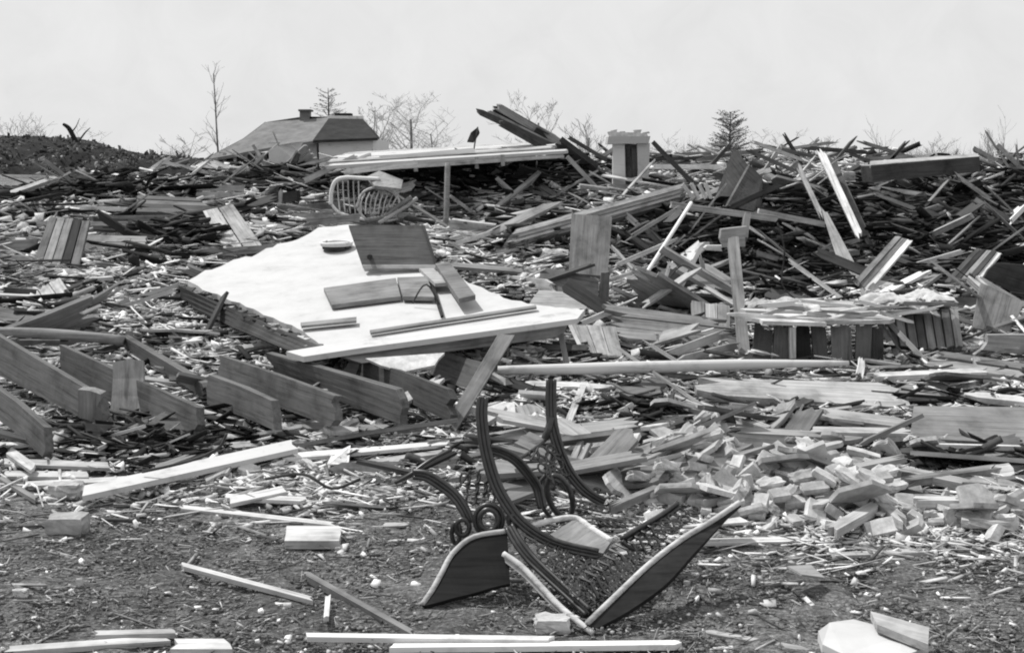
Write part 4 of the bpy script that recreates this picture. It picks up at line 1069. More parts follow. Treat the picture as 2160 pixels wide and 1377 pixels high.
PP = [
 ([(1560, 1000), (1600, 1004), (1604, 1036), (1552, 1030)], 'small dark grey card between the left bricks and the brick heap', 'w2'),
 ([(1440, 1120), (1560, 1112), (1580, 1128), (1460, 1136)], 'long white sheet below the tip of the board', 'plaster'),
 ([(1820, 1070), (1870, 1034), (1902, 1064), (1860, 1100)], 'slatted pale card right of the brick heap', 'w6'),
 ([(1040, 860), (1085, 870), (1090, 905), (1050, 905)], 'white scrap between the two iron uprights', 'plaster'),
 ([(700, 960), (740, 950), (735, 975), (690, 990)], 'white split board end above the left foreground chips', 'w7'),
 ([(1660, 1215), (1710, 1205), (1740, 1225), (1690, 1238)], 'faint grey card flat on the soil at the right', 'w5'),
]
for i, (cs, lab, m_) in enumerate(PP):
    c = pts(cs, None, .06); nn = len(c)
    c = [q + Vector((0, 0, random.uniform(-.02, .07))) for q in c]
    prism('paper_scrap', 'paper', lab, m_, c, raw=True, th=.008)

# ------------------------------------------------------------------ overturned cast iron school desk
def desk():
    e = empty('school_desk', G(1240, 1322)); tag(e, 'overturned school desk with ornate cast iron legs and curved wooden boards', 'desk')
    def bar(name, L_, ra=.011, gap=.022, wide=True):
        """casting with raised rims: two rods on a web"""
        P = catmull([W(*q) for q in L_], 5)
        V, F = [], []
        n = len(P)
        A = []; B = []
        for i, p in enumerate(P):
            t = (P[min(i + 1, n - 1)] - P[max(i - 1, 0)]).normalized(); s = t.cross(Vector((0, 1, 0))).normalized()
            tp = 1 - .25 * abs(i / (n - 1) - .4)
            A.append(p + s * gap * tp); B.append(p - s * gap * tp)
        tube_geo(A, ra, 6, False, V, F)
        if wide:
            tube_geo(B, ra, 6, False, V, F)
            b0 = len(V)
            for a, b in zip(A, B): V += [a + Vector((0, -.002, 0)), b + Vector((0, -.002, 0)), b + Vector((0, .014, 0)), a + Vector((0, .014, 0))]
            for i in range(n - 1):
                for k in range(4):
                    F.append((b0 + i * 4 + k, b0 + (i + 1) * 4 + k, b0 + (i + 1) * 4 + (k + 1) % 4, b0 + i * 4 + (k + 1) % 4))
        return mesh_obj(name, V, F, M['iron'], e, smooth_=True)
    yn, yf = 4.45, 4.95
    bar('iron_leg', [(1018, 838, 4.60), (1016, 880, 4.58), (1024, 945, 4.55), (1040, 1005, 4.52), (1062, 1052, 4.48), (1104, 1106, 4.42), (1170, 1146, 4.36), (1262, 1168, 4.30)], .010, .017)
    bar('iron_leg', [(1163, 800, 5.05), (1162, 850, 5.03), (1166, 900, 5.0), (1182, 955, 4.97), (1204, 1000, 4.93), (1238, 1038, 4.9), (1275, 1060, 4.85)], .010, .017)
    bar('iron_arch', [(1032, 946, 4.55), (1062, 955, 4.58), (1090, 972, 4.6), (1116, 1002, 4.62), (1134, 1030, 4.64), (1144, 1072, 4.62)], .010, .014)
    bar('iron_arm', [(872, 1000, 4.62), (900, 1004, 4.60), (930, 1022, 4.58), (958, 1044, 4.55), (978, 1072, 4.52), (992, 1102, 4.5)], .011, .016)
    bar('iron_leg', [(1074, 1110, 4.42), (1092, 1142, 4.36), (1120, 1178, 4.30), (1166, 1222, 4.20), (1212, 1264, 4.10), (1240, 1290, 4.04)], .010, .016)
    bar('iron_rod', [(834, 1018, 4.72), (866, 1000, 4.7), (905, 972, 4.74), (952, 948, 4.8)], .009, 0, False)
    bar('iron_rod', [(1036, 948, 4.58), (1072, 968, 4.7), (1108, 960, 4.85), (1150, 928, 4.98)], .010, 0, False)
    bar('iron_rod', [(1150, 925, 5.0), (1158, 905, 5.0), (1164, 880, 5.02)], .02, 0, False)
    bar('iron_rod', [(1182, 1000, 4.93), (1162, 985, 4.95), (1168, 948, 4.98)], .009, 0, False)
    bar('iron_brace', [(1312, 1140, 4.40), (1360, 1112, 4.5), (1400, 1088, 4.6), (1432, 1064, 4.66)], .012, .012)
    bar('iron_brace', [(1312, 1140, 4.38), (1330, 1156, 4.38), (1360, 1160, 4.40)], .009, 0, False)
    def ring(name, u, v, ru, rv, Y_, r_, tilt=0.0):
        P = []
        for t in np.linspace(0, 2 * math.pi, 19)[:-1]:
            a, b = math.cos(t) * ru, math.sin(t) * rv
            P.append(W(u + a * math.cos(tilt) - b * math.sin(tilt), v + a * math.sin(tilt) + b * math.cos(tilt), Y_))
        V, F = tube_geo(P, r_, 6, True); return mesh_obj(name, V, F, M['iron'], e, smooth_=True)
    ring('oval_frame', 1181, 1046, 24, 46, 4.85, .014, -.35)
    ring('oval_frame', 1172, 1050, 32, 52, 4.87, .010, -.35)
    ring('scroll_ring', 1031, 1096, 20, 22, 4.47, .013)
    ring('scroll_ring', 1031, 1096, 30, 33, 4.48, .010)
    ring('scroll_ring', 976, 1112, 14, 17, 4.5, .012)
    ring('scroll_ring', 962, 1124, 9, 22, 4.5, .010)
    ring('scroll_ring', 1085, 1098, 11, 12, 4.45, .012)
    # lace-like castings
    def lace(name, quad, nu, nv, r_, clip=None, th=.0055):
        c = [W(*q) for q in quad]; V, F = [], []
        nu = max(2, round(nu * .78)); nv = max(2, round(nv * .78)); r_ *= 1.3
        ex = (c[1] - c[0]).normalized(); nz = (c[1] - c[0]).cross(c[3] - c[0]).normalized(); ey = nz.cross(ex)
        for i in range(nu):
            for j in range(nv):
                s = (i + .5 + (.5 if j % 2 else 0)) / nu; t = (j + .5) / nv
                if s > 1: continue
                p = c[0].lerp(c[1], s).lerp(c[3].lerp(c[2], s), t)
                rr = r_ * random.uniform(.8, 1.15)
                P = [p + ex * math.cos(a) * rr + ey * math.sin(a) * rr for a in np.linspace(0, 2 * math.pi, 10)[:-1]]
                tube_geo(P, th, 4, True, V, F)
                if (i + j) % 3 == 0:
                    a = random.uniform(0, 6.28); k = Vector((math.cos(a), 0, 0))
                    d = ex * math.cos(a) * rr * 1.7 + ey * math.sin(a) * rr * 1.7
                    tube_geo([p - d, p, p + d], th * 1.1, 4, False, V, F)
        return tag(mesh_obj(name, V, F, M['iron'], e), kind='stuff')
    lace('scrollwork', [(1112, 955, 4.85), (1168, 935, 4.98), (1196, 1000, 4.92), (1150, 1010, 4.8)], 4, 5, .020)
    lace('scrollwork', [(968, 1000, 4.6), (1026, 990, 4.55), (1044, 1062, 4.5), (988, 1064, 4.52)], 4, 4, .022)
    lace('scrollwork', [(1204, 1042, 4.85), (1262, 1062, 4.83), (1330, 1120, 4.5), (1262, 1120, 4.6)], 6, 3, .020)
    lace('scrollwork', [(1332, 1126, 4.45), (1436, 1074, 4.66), (1470, 1085, 4.62), (1372, 1165, 4.36)], 8, 3, .019)
    lace('scrollwork', [(1098, 1120, 4.42), (1270, 1180, 4.3), (1262, 1220, 4.18), (1150, 1190, 4.26)], 9, 4, .017)
    lace('scrollwork', [(1150, 1190, 4.26), (1290, 1180, 4.28), (1256, 1296, 4.02), (1216, 1252, 4.1)], 7, 7, .017)
    lace('scrollwork', [(1290, 1176, 4.3), (1362, 1162, 4.36), (1310, 1232, 4.16), (1270, 1262, 4.08)], 6, 6, .016)
    for i in range(11):   # slatted ribs under the long board
        t = i / 10; u = 1262 + 128 * t; v = 1262 - 116 * t; y = 4.08 + .36 * t
        V, F = tube_geo([W(u, v, y), W(u - 16, v - 34, y + .04), W(u - 40, v - 46, y + .10)], .006, 4); mesh_obj('rib', V, F, M['iron'], e)
    def bent(name, top, bot, mat, th, edge=None):
        """board swept between two pixel curves; thickness goes away from the camera"""
        T = catmull([W(*q) for q in top], 4); B_ = catmull([W(*q) for q in bot], 4)
        n = min(len(T), len(B_)); V, F = [], []
        for i in range(n):
            a, b = T[i], B_[i]
            t = (T[min(i + 1, n - 1)] - T[max(i - 1, 0)]).normalized(); nz = t.cross(b - a).normalized()
            if nz.dot(-a) < 0 and nz.y > 0: nz = -nz
            if nz.y > 0: nz = -nz
            for q in (a, b): V.append(q)
            V.append(b - nz * th); V.append(a - nz * th)
        for i in range(n - 1):
            for k in range(4): F.append((i * 4 + k, (i + 1) * 4 + k, (i + 1) * 4 + (k + 1) % 4, i * 4 + (k + 1) % 4))
        F += [(0, 1, 2, 3), tuple((n - 1) * 4 + k for k in (3, 2, 1, 0))]
        o = mesh_obj(name, V, F, M[mat], e)
        # rounded bright nosing along the upper edge
        V2, F2 = tube_geo([q + Vector((0, th * .25, th * .15)) for q in T[:n]], edge or th * .55, 6); mesh_obj('nosing', V2, F2, M['w6'], o, smooth_=True)
        return o
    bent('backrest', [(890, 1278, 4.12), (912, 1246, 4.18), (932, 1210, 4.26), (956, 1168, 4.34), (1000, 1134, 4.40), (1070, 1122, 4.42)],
         [(898, 1276, 4.11), (930, 1268, 4.13), (958, 1260, 4.15), (1000, 1250, 4.18), (1040, 1238, 4.2), (1076, 1230, 4.22)], 'shaded_wood', .02, .012)
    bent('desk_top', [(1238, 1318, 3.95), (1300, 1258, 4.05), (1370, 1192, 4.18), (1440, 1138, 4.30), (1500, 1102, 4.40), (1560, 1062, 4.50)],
         [(1260, 1324, 3.94), (1326, 1288, 3.99), (1404, 1232, 4.08), (1464, 1166, 4.22), (1514, 1114, 4.38), (1564, 1068, 4.5)], 'half_shaded_wood', .022, .013)
    bent('seat_slat', [(1062, 1170, 4.30), (1100, 1196, 4.24), (1140, 1238, 4.14), (1180, 1280, 4.05), (1220, 1314, 3.98), (1252, 1338, 3.93)],
         [(1066, 1186, 4.28), (1104, 1216, 4.22), (1142, 1256, 4.12), (1184, 1296, 4.03), (1222, 1324, 3.97), (1254, 1342, 3.92)], 'w5', .02, .013)
    o = prism('seat', '', '', 'w4', [W(1160, 1126, 4.42), W(1212, 1094, 4.56), W(1290, 1140, 4.44), W(1272, 1166, 4.32), W(1200, 1152, 4.36)], raw=True, th=.02, parent=e)
    V, F = tube_geo(catmull([W(1120, 1110, 4.45), W(1160, 1098, 4.5), W(1212, 1092, 4.57), W(1250, 1116, 4.5), W(1292, 1142, 4.43)], 4), .014, 6); mesh_obj('nosing', V, F, M['w7'], e, smooth_=True)
desk()

# ------------------------------------------------------------------ scattered wreckage
def dens_light(u, v):
    out = np.zeros_like(u) + .34
    for (cu, cv, su, sv, k) in ((380, 720, 90, 34, 1), (470, 700, 110, 40, .8), (230, 590, 90, 30, .9), (270, 640, 110, 26, .8), (1700, 640, 150, 22, .9), (1940, 630, 90, 28, .9), (660, 885, 60, 22, .9),
                                (800, 890, 90, 20, .9), (1090, 870, 60, 40, .9), (1720, 1030, 130, 50, 1), (1470, 1000, 90, 60, 1), (1850, 520, 26, 50, .9), (1180, 545, 30, 24, .8), (640, 335, 70, 26, 1.2),
                                (1850, 1080, 110, 30, .9), (2080, 1100, 90, 30, .7), (1640, 1080, 90, 26, .8), (1390, 610, 60, 26, .7), (1000, 560, 60, 30, .6), (1100, 620, 60, 20, .6), (570, 1020, 100, 40, .5),
                                (380, 1290, 80, 24, .5), (120, 470, 90, 26, .6), (1250, 960, 90, 60, .6), (1480, 700, 90, 26, .6), (2060, 820, 80, 24, .5), (120, 1000, 110, 24, .4), (780, 400, 60, 20, .3), (2040, 380, 90, 20, .6), (1500, 590, 60, 20, .5), (870, 590, 10, 10, 0)):
        out += k * np.exp(-((u - cu) / su) ** 2 - ((v - cv) / sv) ** 2)
    return out
def dens_shade(u, v):  # hollows and joist shadows that get the darkened splinters
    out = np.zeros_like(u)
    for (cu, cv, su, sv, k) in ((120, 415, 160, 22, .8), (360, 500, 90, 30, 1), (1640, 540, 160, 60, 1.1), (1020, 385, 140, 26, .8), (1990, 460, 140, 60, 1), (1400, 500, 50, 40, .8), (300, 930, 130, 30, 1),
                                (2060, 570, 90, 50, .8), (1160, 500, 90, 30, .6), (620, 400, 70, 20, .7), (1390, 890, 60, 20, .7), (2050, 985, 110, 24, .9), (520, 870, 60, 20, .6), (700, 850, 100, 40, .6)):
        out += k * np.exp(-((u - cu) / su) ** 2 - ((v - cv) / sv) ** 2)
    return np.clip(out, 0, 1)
def top_limit(u):
    return np.interp(u, [0, 160, 350, 430, 560, 760, 1000, 1200, 1300, 1450, 1500, 1600, 1700, 1840, 1900, 2060, 2160], [432, 405, 350, 338, 356, 356, 350, 335, 335, 335, 328, 312, 312, 318, 335, 362, 358])
def in_sheet(u, v):
    poly = np.array(sheet_px, float); n = len(poly); ins = np.zeros(len(u), bool); j = n - 1
    for i in range(n):
        xi, yi = poly[i]; xj, yj = poly[j]
        c = ((yi > v) != (yj > v)) & (u < (xj - xi) * (v - yi) / (yj - yi + 1e-9) + xi)
        ins ^= c; j = i
    return ins
def in_poly(poly, u, v):
    ins = np.zeros(len(u), bool); n = len(poly); j = n - 1
    for i in range(n):
        xi, yi = poly[i]; xj, yj = poly[j]
        ins ^= ((yi > v) != (yj > v)) & (u < (xj - xi) * (v - yi) / (yj - yi + 1e-9) + xi); j = i
    return ins
HX = []
for q in HERO:
    q = np.array(q, float)
    if (q[:, 0].max() - q[:, 0].min()) * (q[:, 1].max() - q[:, 1].min()) > 500: HX.append((q, q.min(0), q.max(0)))
def hero_front(u, v, big=False):
    """close below the outline of a placed piece, where loose stuff would bury it"""
    out = np.zeros(len(u), bool)
    for q, lo, hi in HX:
        m_ = np.nonzero((u > lo[0]) & (u < hi[0]) & (v > lo[1]) & (v < hi[1] + (90 if big else 34)))[0]
        if len(m_):
            for dv in ((0, 12, 26, 42, 60, 80) if big else (0, 12, 26)): out[m_] |= in_poly(q, u[m_], v[m_] - dv)
    return out
KEEP = [(40, 215, 440, 640), (400, 580, 410, 570), (270, 740, 540, 790), (680, 890, 350, 500), (1180, 1310, 430, 720), (1560, 2060, 610, 800), (1880, 2170, 830, 980), (1460, 1910, 780, 880), (1040, 1250, 640, 800), (1790, 1950, 490, 640), (1500, 1620, 300, 460)]
def sample(N, v0, v1, weight, big=False):
    U, Vv = [], []
    while len(U) < N:
        u = rs.uniform(-260, 2420, N * 3); v = rs.uniform(v0, v1, N * 3)
        k = rs.rand(N * 3) < weight(u, v)
        k &= (v > top_limit(np.clip(u, 0, 2160)) + 2) & ~in_sheet(u, v)
        if big:
            for du, dv in ((140, 0), (-140, 0), (90, -50), (-90, -50), (0, -90), (100, 40), (-110, 40), (0, 70)): k &= ~in_sheet(u + du, v + dv)
            for (u0_, u1_, v0_, v1_) in KEEP: k &= ~((u > u0_) & (u < u1_) & (v > v0_) & (v < v1_))
            k &= ~in_sheet(u, v - 45) & ~in_sheet(u, v + 40) & ~in_sheet(u - 60, v) & ~in_sheet(u + 60, v)
        idx = np.nonzero(k)[0]
        h = hero_front(u[idx], v[idx])
        if big: h |= hero_front(u[idx], v[idx], True) | hero_front(u[idx] + 45, v[idx] - 20, True) | hero_front(u[idx] - 45, v[idx] - 20, True)
        idx = idx[~(h & (rs.rand(len(idx)) < (.97 if big else .88)))]
        U += list(u[idx]); Vv += list(v[idx])
    u = np.array(U[:N]); v = np.array(Vv[:N])
    return u, v, Gd(u, v, 0)
def place(u, v, Y, lift):
    """on the terrain at the depth found for that direction, lifted straight up"""
    a = (u - CX) / FPX; b = (CY - v) / FPX
    x = a / (cp + b * sp) * Y
    return np.stack([x, Y, ground_h(x, Y) + lift], -1)
def axes(N, L_, Wd, T, yaw_sd=.45, pitch_sd=.2, roll_sd=.5, rand_frac=.25):
    yaw = rs.normal(0, yaw_sd, N); m_ = rs.rand(N) < rand_frac; yaw[m_] = rs.uniform(0, math.pi, m_.sum())
    pt = rs.normal(0, pitch_sd, N); rl = rs.normal(0, roll_sd, N)
    ex = np.stack([np.cos(yaw) * np.cos(pt), np.sin(yaw) * np.cos(pt), np.sin(pt)], -1)
    up = np.array([0, 0, 1.0]); ey = np.cross(np.broadcast_to(up, ex.shape), ex); ey /= np.linalg.norm(ey, axis=1)[:, None]
    ez = np.cross(ex, ey)
    ey2 = ey * np.cos(rl)[:, None] + ez * np.sin(rl)[:, None]; ez2 = -ey * np.sin(rl)[:, None] + ez * np.cos(rl)[:, None]
    return ex * L_[:, None] / 2, ey2 * Wd[:, None] / 2, ez2 * T[:, None] / 2
def wreck(u, v):
    """how much wreckage lies here (soil foreground is nearly bare)"""
    edge = np.interp(u, [0, 300, 700, 1000, 1300, 1700, 2160], [1010, 1010, 1060, 1010, 1080, 1130, 1140])
    return .004 + .996 / (1 + np.exp(np.clip((v - edge) / 26.0, -30, 30)))
def stuff(name, mat, N, v0, v1, wt, Ls, Ws, Ts, lift, label, cat, scale=True, **k):
    u, v, Y = sample(N, v0, v1, wt)
    sz = np.clip(Y / 11.0, .45, 1.5) if scale else 1.0
    L_ = rs.uniform(*Ls, N) * rs.uniform(.5, 1.3, N) * sz; Wd = rs.uniform(*Ws, N) * sz; T = rs.uniform(*Ts, N) * sz
    c = place(u, v, Y, rs.uniform(*lift, N) * (np.clip((Y - 4) / 9.0, .12, 1.4) if scale else 1))
    ax, ay, az = axes(N, L_, Wd, T, **k)
    return mass(name, mat, c, ax, ay, az, label, cat)
stuff('splinters', 'splinter', 26000, 335, 1377, lambda u, v: wreck(u, v) * (1 - .93 * dens_shade(u, v)), (.08, .5), (.010, .045), (.006, .016), (0, .14), 'countless broken laths and splinters strewn over the wreckage', 'splinters')
M['dark_splinter'] = island_mat('dark_splinter', .02, .12, [(0, .008), (.6, .028), (.93, .08), (1, .4)])  # near-black colour paints deep shade onto the splinters in the hollows
stuff('shade_splinters', 'dark_splinter', 12000, 335, 1000, lambda u, v: .03 + dens_shade(u, v), (.12, .7), (.03, .09), (.008, .02), (0, .22), 'tangled splinters with shade painted in, filling the hollows of the wreckage', 'splinters')
stuff('bright_laths', 'chip', 8000, 335, 1300, lambda u, v: wreck(u, v) * (1 - .85 * dens_shade(u, v)), (.10, .7), (.010, .032), (.004, .010), (.02, .16), 'bright split laths scattered over the wreckage', 'laths', roll_sd=.4)
stuff('plaster_rubble', 'chip', 18000, 335, 1377, lambda u, v: np.clip(wreck(u, v) * dens_light(u, v), 0, 1), (.03, .15), (.03, .11), (.008, .04), (0, .14), 'white plaster crumbs strewn through the wreckage', 'plaster', rand_frac=1, pitch_sd=.4)
stuff('soil_crumbs', 'clod', 12000, 900, 1500, lambda u, v: np.clip((v - 900) / 200, 0, 1), (.005, .022), (.005, .016), (.003, .009), (0, .012), 'crumbs of soil and grit on the ground', 'gravel', scale=False, rand_frac=1)
stuff('dry_straw', 'grass', 10000, 900, 1500, lambda u, v: np.clip((v - 900) / 200, 0, 1), (.02, .09), (.0015, .0035), (.001, .003), (0, .02), 'dead straw and chips trodden into the soil', 'grass', scale=False, yaw_sd=.8, rand_frac=.4)
stuff('small_chips', 'chip', 420, 950, 1500, lambda u, v: np.clip((v - 900) / 100, 0, 1), (.008, .03), (.006, .022), (.003, .009), (0, .02), 'small white chips dotted over the soil', 'chips', scale=False, rand_frac=1)

# countable scattered boards: individuals sharing meshes
protos = []
for i in range(28):
    L_ = random.uniform(.35, 1.5); w_ = random.choice([.05, .07, .09, .12, .16]); t = random.choice([.015, .02, .025])
    if i % 5 == 4: L_, w_ = random.uniform(.4, .7), random.uniform(.2, .3)
    c = [Vector((-L_ / 2, -w_ / 2, t)), Vector((L_ / 2, -w_ / 2 * random.uniform(.5, 1), t)), Vector((L_ / 2 * random.uniform(.85, 1), w_ / 2, t)), Vector((-L_ / 2, w_ / 2, t))]
    v, f, rot, cc = slab_geo([q + Vector((0, 4, 0)) for q in c], t, random.choice((.04, .08, .14)), bow=random.uniform(-.02, .02))
    me = bpy.data.meshes.new('broken_board'); me.from_pydata([q - Vector((0, 4, 0)) for q in v], [], f); me.update()
    me.materials.append(M[random.choice(['w1', 'w2', 'w3', 'w4', 'w5', 'w6', 'w7', 'w6'])])
    protos.append(me)
LM = [(60, 330, 'the foot of the grassy bank'), (230, 380, 'the two laths propped like a tent'), (400, 400, 'the short pale plank stack'), (500, 350, 'the house porch'), (640, 360, 'the torn paper by the house corner'), (770, 420, 'the iron bedstead'),
      (900, 360, 'the left end of the roof slab'), (1080, 360, 'the dark hollow'), (1230, 350, 'the dropping rafters'), (1330, 400, 'the white porch column'), (1450, 360, 'the level bright board on the crest'), (1560, 380, 'the peaked roof piece'),
      (1700, 400, 'the short pale leaning board'), (1790, 430, 'the long bright leaning board'), (1950, 370, 'the dark squared timber'), (2060, 460, 'the long board down the dark heap'), (130, 510, 'the dark ribbed panel'), (240, 600, 'the torn matting'),
      (500, 480, 'the two tilted pale planks'), (360, 700, 'the left plaster rubble'), (960, 470, 'the rough grey post'), (1060, 480, 'the torn roof flap'), (1040, 590, 'the right end of the slantwise plank'), (1240, 520, 'the tall grey panel'), (1190, 620, 'the weathered crate'),
      (1400, 520, 'the white oar'), (1550, 560, 'the leaning post'), (1650, 540, 'the dark opening'), (1780, 560, 'the tapering board'), (1870, 560, 'the tilted plank section'), (2050, 570, 'the slanting ribbed panel'), (2100, 650, 'the hanging grey panel'),
      (60, 650, 'the offcut at the left edge'), (130, 710, 'the round pole'), (500, 800, 'the middle joists'), (250, 930, 'the pale upright board'), (800, 880, 'the longest joist'), (960, 900, 'the foot of the leaning board'), (1100, 800, 'the left end of the long white pole'),
      (1260, 720, 'the small crate panel'), (1500, 680, 'the standing panel'), (1420, 740, 'the long white pole'), (1730, 730, 'the planked counter'), (1940, 700, 'the standing ribbed boards'), (2100, 740, 'the right corner wedge'), (1600, 830, 'the long weathered board'),
      (1780, 850, 'the right end of the weathered board'), (2040, 890, 'the wide smooth board'), (1250, 860, 'the upright torn strip'), (1100, 880, 'the two iron uprights'), (1250, 980, 'the right iron leg'), (1400, 900, 'the dark plank above the left brick spill'), (1480, 970, 'the left brick spill'),
      (1610, 920, 'the dark plank pile'), (1720, 1010, 'the brick heap'), (1900, 1040, 'the slatted card'), (2080, 1050, 'the right edge lath'), (640, 990, 'the long bright foreground board'), (900, 1000, 'the thin dark rod'), (80, 980, 'the level laths at the left edge')]
TONE = {'weathered_wood_1': 'dark', 'weathered_wood_2': 'dark', 'weathered_wood_3': 'grey', 'weathered_wood_4': 'grey', 'weathered_wood_5': 'pale', 'weathered_wood_6': 'pale', 'weathered_wood_7': 'whitish'}
def describe(u, v, me, yaw, pitch):
    lm = min(LM, key=lambda q: (q[0] - u) ** 2 + 2.2 * (q[1] - v) ** 2)
    side = ('above' if v < lm[1] - 14 else 'below' if v > lm[1] + 14 else 'beside') + (' and left of' if u < lm[0] - 22 else ' and right of' if u > lm[0] + 22 else '')
    side = {'above and left of': 'up left of', 'above and right of': 'up right of', 'below and left of': 'down left of', 'below and right of': 'down right of', 'beside and left of': 'left of', 'beside and right of': 'right of'}.get(side, side)
    L_ = max(q.co.x for q in me.vertices) * 2
    sz = 'short' if L_ < .7 else 'long' if L_ > 1.1 else 'medium'
    yw = (yaw + 1.57) % 3.14159 - 1.57
    dr = 'level' if abs(yw) < .18 else 'slanting' if abs(yw) < .8 else 'end on'
    return '%s %s %s board %s %s' % (sz, TONE[me.materials[0].name], dr, side, lm[2]), 'loose boards around ' + lm[2][4:]
u, v, Yd = sample(300, 350, 1080, lambda u, v: wreck(u, v) * (1 - .8 * dens_shade(u, v)) * (.35 + .65 * smooth(1000, 1350, u)) * ((u > -20) & (u < 2180)))
c = place(u, v, Yd, rs.uniform(.03, .20, 300) * np.clip((Yd - 4) / 9, .2, 1.3))
for i in range(300):
    me = random.choice(protos)
    o = bpy.data.objects.new('broken_board', me); COL.objects.link(o)
    yaw = random.gauss(0, .4) if random.random() < .75 else random.uniform(0, 3.14)
    o.location = c[i]; o.rotation_euler = (random.gauss(0, .55), random.gauss(0, .14 if Yd[i] < 9 else .30), yaw)
    if Yd[i] < 9: o.scale = (.6, .62, .8)
    elif Yd[i] > 11: o.scale = (1.3, 1.35, 1.4)
    lab, g = describe(u[i], v[i], me, yaw, 0); tag(o, lab, 'board', g)
# plaster lumps: individuals
lmesh = []
for i in range(8):
    o = lump('plaster_lump', 'plaster', Vector((0, 0, 0)), (.05 + .03 * random.random(), .045, .022), 60 + i, subd=2, sharp=True, rough=.3)
    lmesh.append(o.data); bpy.data.objects.remove(o)
u, v, Yd = sample(90, 350, 1180, lambda u, v: np.clip(wreck(u, v) * (dens_light(u, v) - .12), 0, 1) * ((u > -20) & (u < 2180)))
c = place(u, v, Yd, rs.uniform(.0, .06, 90))
for i in range(90):
    o = bpy.data.objects.new('plaster_lump', lmesh[i % 8]); COL.objects.link(o)
    o.location = c[i]; o.rotation_euler = (random.uniform(-.5, .5), random.uniform(-.5, .5), random.uniform(0, 6.28))
    s = random.uniform(.7, 1.5); o.scale = (s, s, s)
    lm = min(LM, key=lambda q: (q[0] - u[i]) ** 2 + 2.2 * (q[1] - v[i]) ** 2)
    lab = ('big' if s > 1.2 else 'small' if s < .95 else 'middling') + ' white plaster lump ' + ('above ' if v[i] < lm[1] - 10 else 'below ') + lm[2] if True else ('left of the white wall section' if u[i] < 640 and v[i] < 800 else 'below the floor joists' if u[i] < 1000 else 'around the brick heap and papers' if v[i] > 900 else 'under the dark opening on the right' if u[i] > 1300 else 'at the centre right of the white wall section')
    tag(o, lab, 'plaster', 'plaster lumps around ' + lm[2][4:])

# ------------------------------------------------------------------ big tangled pieces: torn panels, leaning timbers, bent sheets
def nearlm(u, v): return min(LM, key=lambda q: (q[0] - u) ** 2 + 2.2 * (q[1] - v) ** 2)
def scatter_big(name, cat, word, N, v0, v1, wt, Ls, Ws, T, mats, pitch, lean, npl=0):
    u, v, Yd = sample(N, v0, v1, lambda u, v: wt(u, v) * ((u > -10) & (u < 2170)), True)
    for i in range(N):
        L_ = random.uniform(*Ls); w_ = random.uniform(*Ws); z = float(ground_h(W(u[i], v[i], Yd[i]).x, Yd[i])) + L_ * .5 * abs(math.sin(pitch * .7)) * .7 + .06
        c0 = Vector((W(u[i], v[i], Yd[i]).x, Yd[i], z))
        rot = Matrix.Rotation(random.gauss(0, .6), 3, 'Z') @ Matrix.Rotation(random.choice((-1, 1)) * random.gauss(pitch, .18), 3, 'Y') @ Matrix.Rotation(random.gauss(0, lean), 3, 'X')
        cs = [c0 + rot @ Vector(q) for q in ((-L_ / 2, -w_ / 2, 0), (L_ / 2, -w_ / 2 * random.uniform(.6, 1), 0), (L_ / 2 * random.uniform(.8, 1), w_ / 2, 0), (-L_ / 2 * random.uniform(.8, 1), w_ / 2, 0))]
        lm = nearlm(u[i], v[i])
        pos = ('up' if v[i] < lm[1] else 'down') + (' left of ' if u[i] < lm[0] else ' right of ')
        m_ = random.choice(mats); tn = {'w0': 'black', 'w1': 'dark', 'w2': 'dark', 'w3': 'grey', 'w4': 'grey', 'w5': 'pale', 'w6': 'pale', 'w7': 'whitish', 'paintg': 'dirty white'}[m_]
        lab = '%s %s %s lying %s%s' % ('big' if L_ > (Ls[0] + Ls[1]) / 2 else 'smaller', tn, word, pos, lm[2])
        S(name, cat, lab, m_, cs, th=T, raw=True, n=npl or 1, jag=random.choice((.04, .09, .16)), mats=None, gap=.07, group=word + 's around ' + lm[2][4:], bow=random.uniform(-.03, .03))
def bz(u, v):
    o = np.zeros_like(u)
    for (cu, cv, su, sv, k) in ((1710, 1015, 120, 46, 1), (1450, 1000, 90, 60, 1), (1570, 1070, 80, 34, .9), (1840, 1080, 90, 30, .8), (2090, 1105, 70, 24, .6), (1240, 950, 90, 60, .25), (1500, 900, 200, 50, .2), (1000, 900, 400, 50, .07), (1960, 960, 120, 40, .3)):
        o += k * np.exp(-((u - cu) / su) ** 2 - ((v - cv) / sv) ** 2)
    return np.clip(o, 0, 1) * ((u > -10) & (u < 2170))
mid = lambda u, v: np.clip(wreck(u, v), 0, 1) * (1 - .9 * dens_shade(u, v))
scatter_big('torn_panelling', 'panel', 'torn boarded panel', 28, 345, 760, mid, (.6, 1.3), (.35, .7), .04, ['w2', 'w3', 'w4', 'w5', 'w6', 'w1'], .35, .5, 3)
scatter_big('fallen_timber', 'timber', 'broken timber', 52, 350, 700, lambda u, v: mid(u, v) * (.3 + .7 * smooth(900, 1300, u)), (.8, 1.9), (.06, .12), .07, ['w1', 'w2', 'w3', 'w4', 'w5', 'w6'], .45, .4)
scatter_big('split_plank', 'plank', 'split plank', 60, 640, 1040, lambda u, v: wreck(u, v) * (.15 + .85 * smooth(1000, 1300, u)) * (1 - .9 * bz(u, v)), (.4, 1.1), (.09, .2), .025, ['w2', 'w3', 'w4', 'w5', 'w6', 'w3'], .12, .35)
scatter_big('leaning_lath', 'lath', 'leaning lath', 60, 356, 720, lambda u, v: mid(u, v) * (.3 + .7 * smooth(1000, 1300, u)), (.7, 1.6), (.03, .05), .02, ['w4', 'w5', 'w6', 'w7', 'w3'], .6, .5)

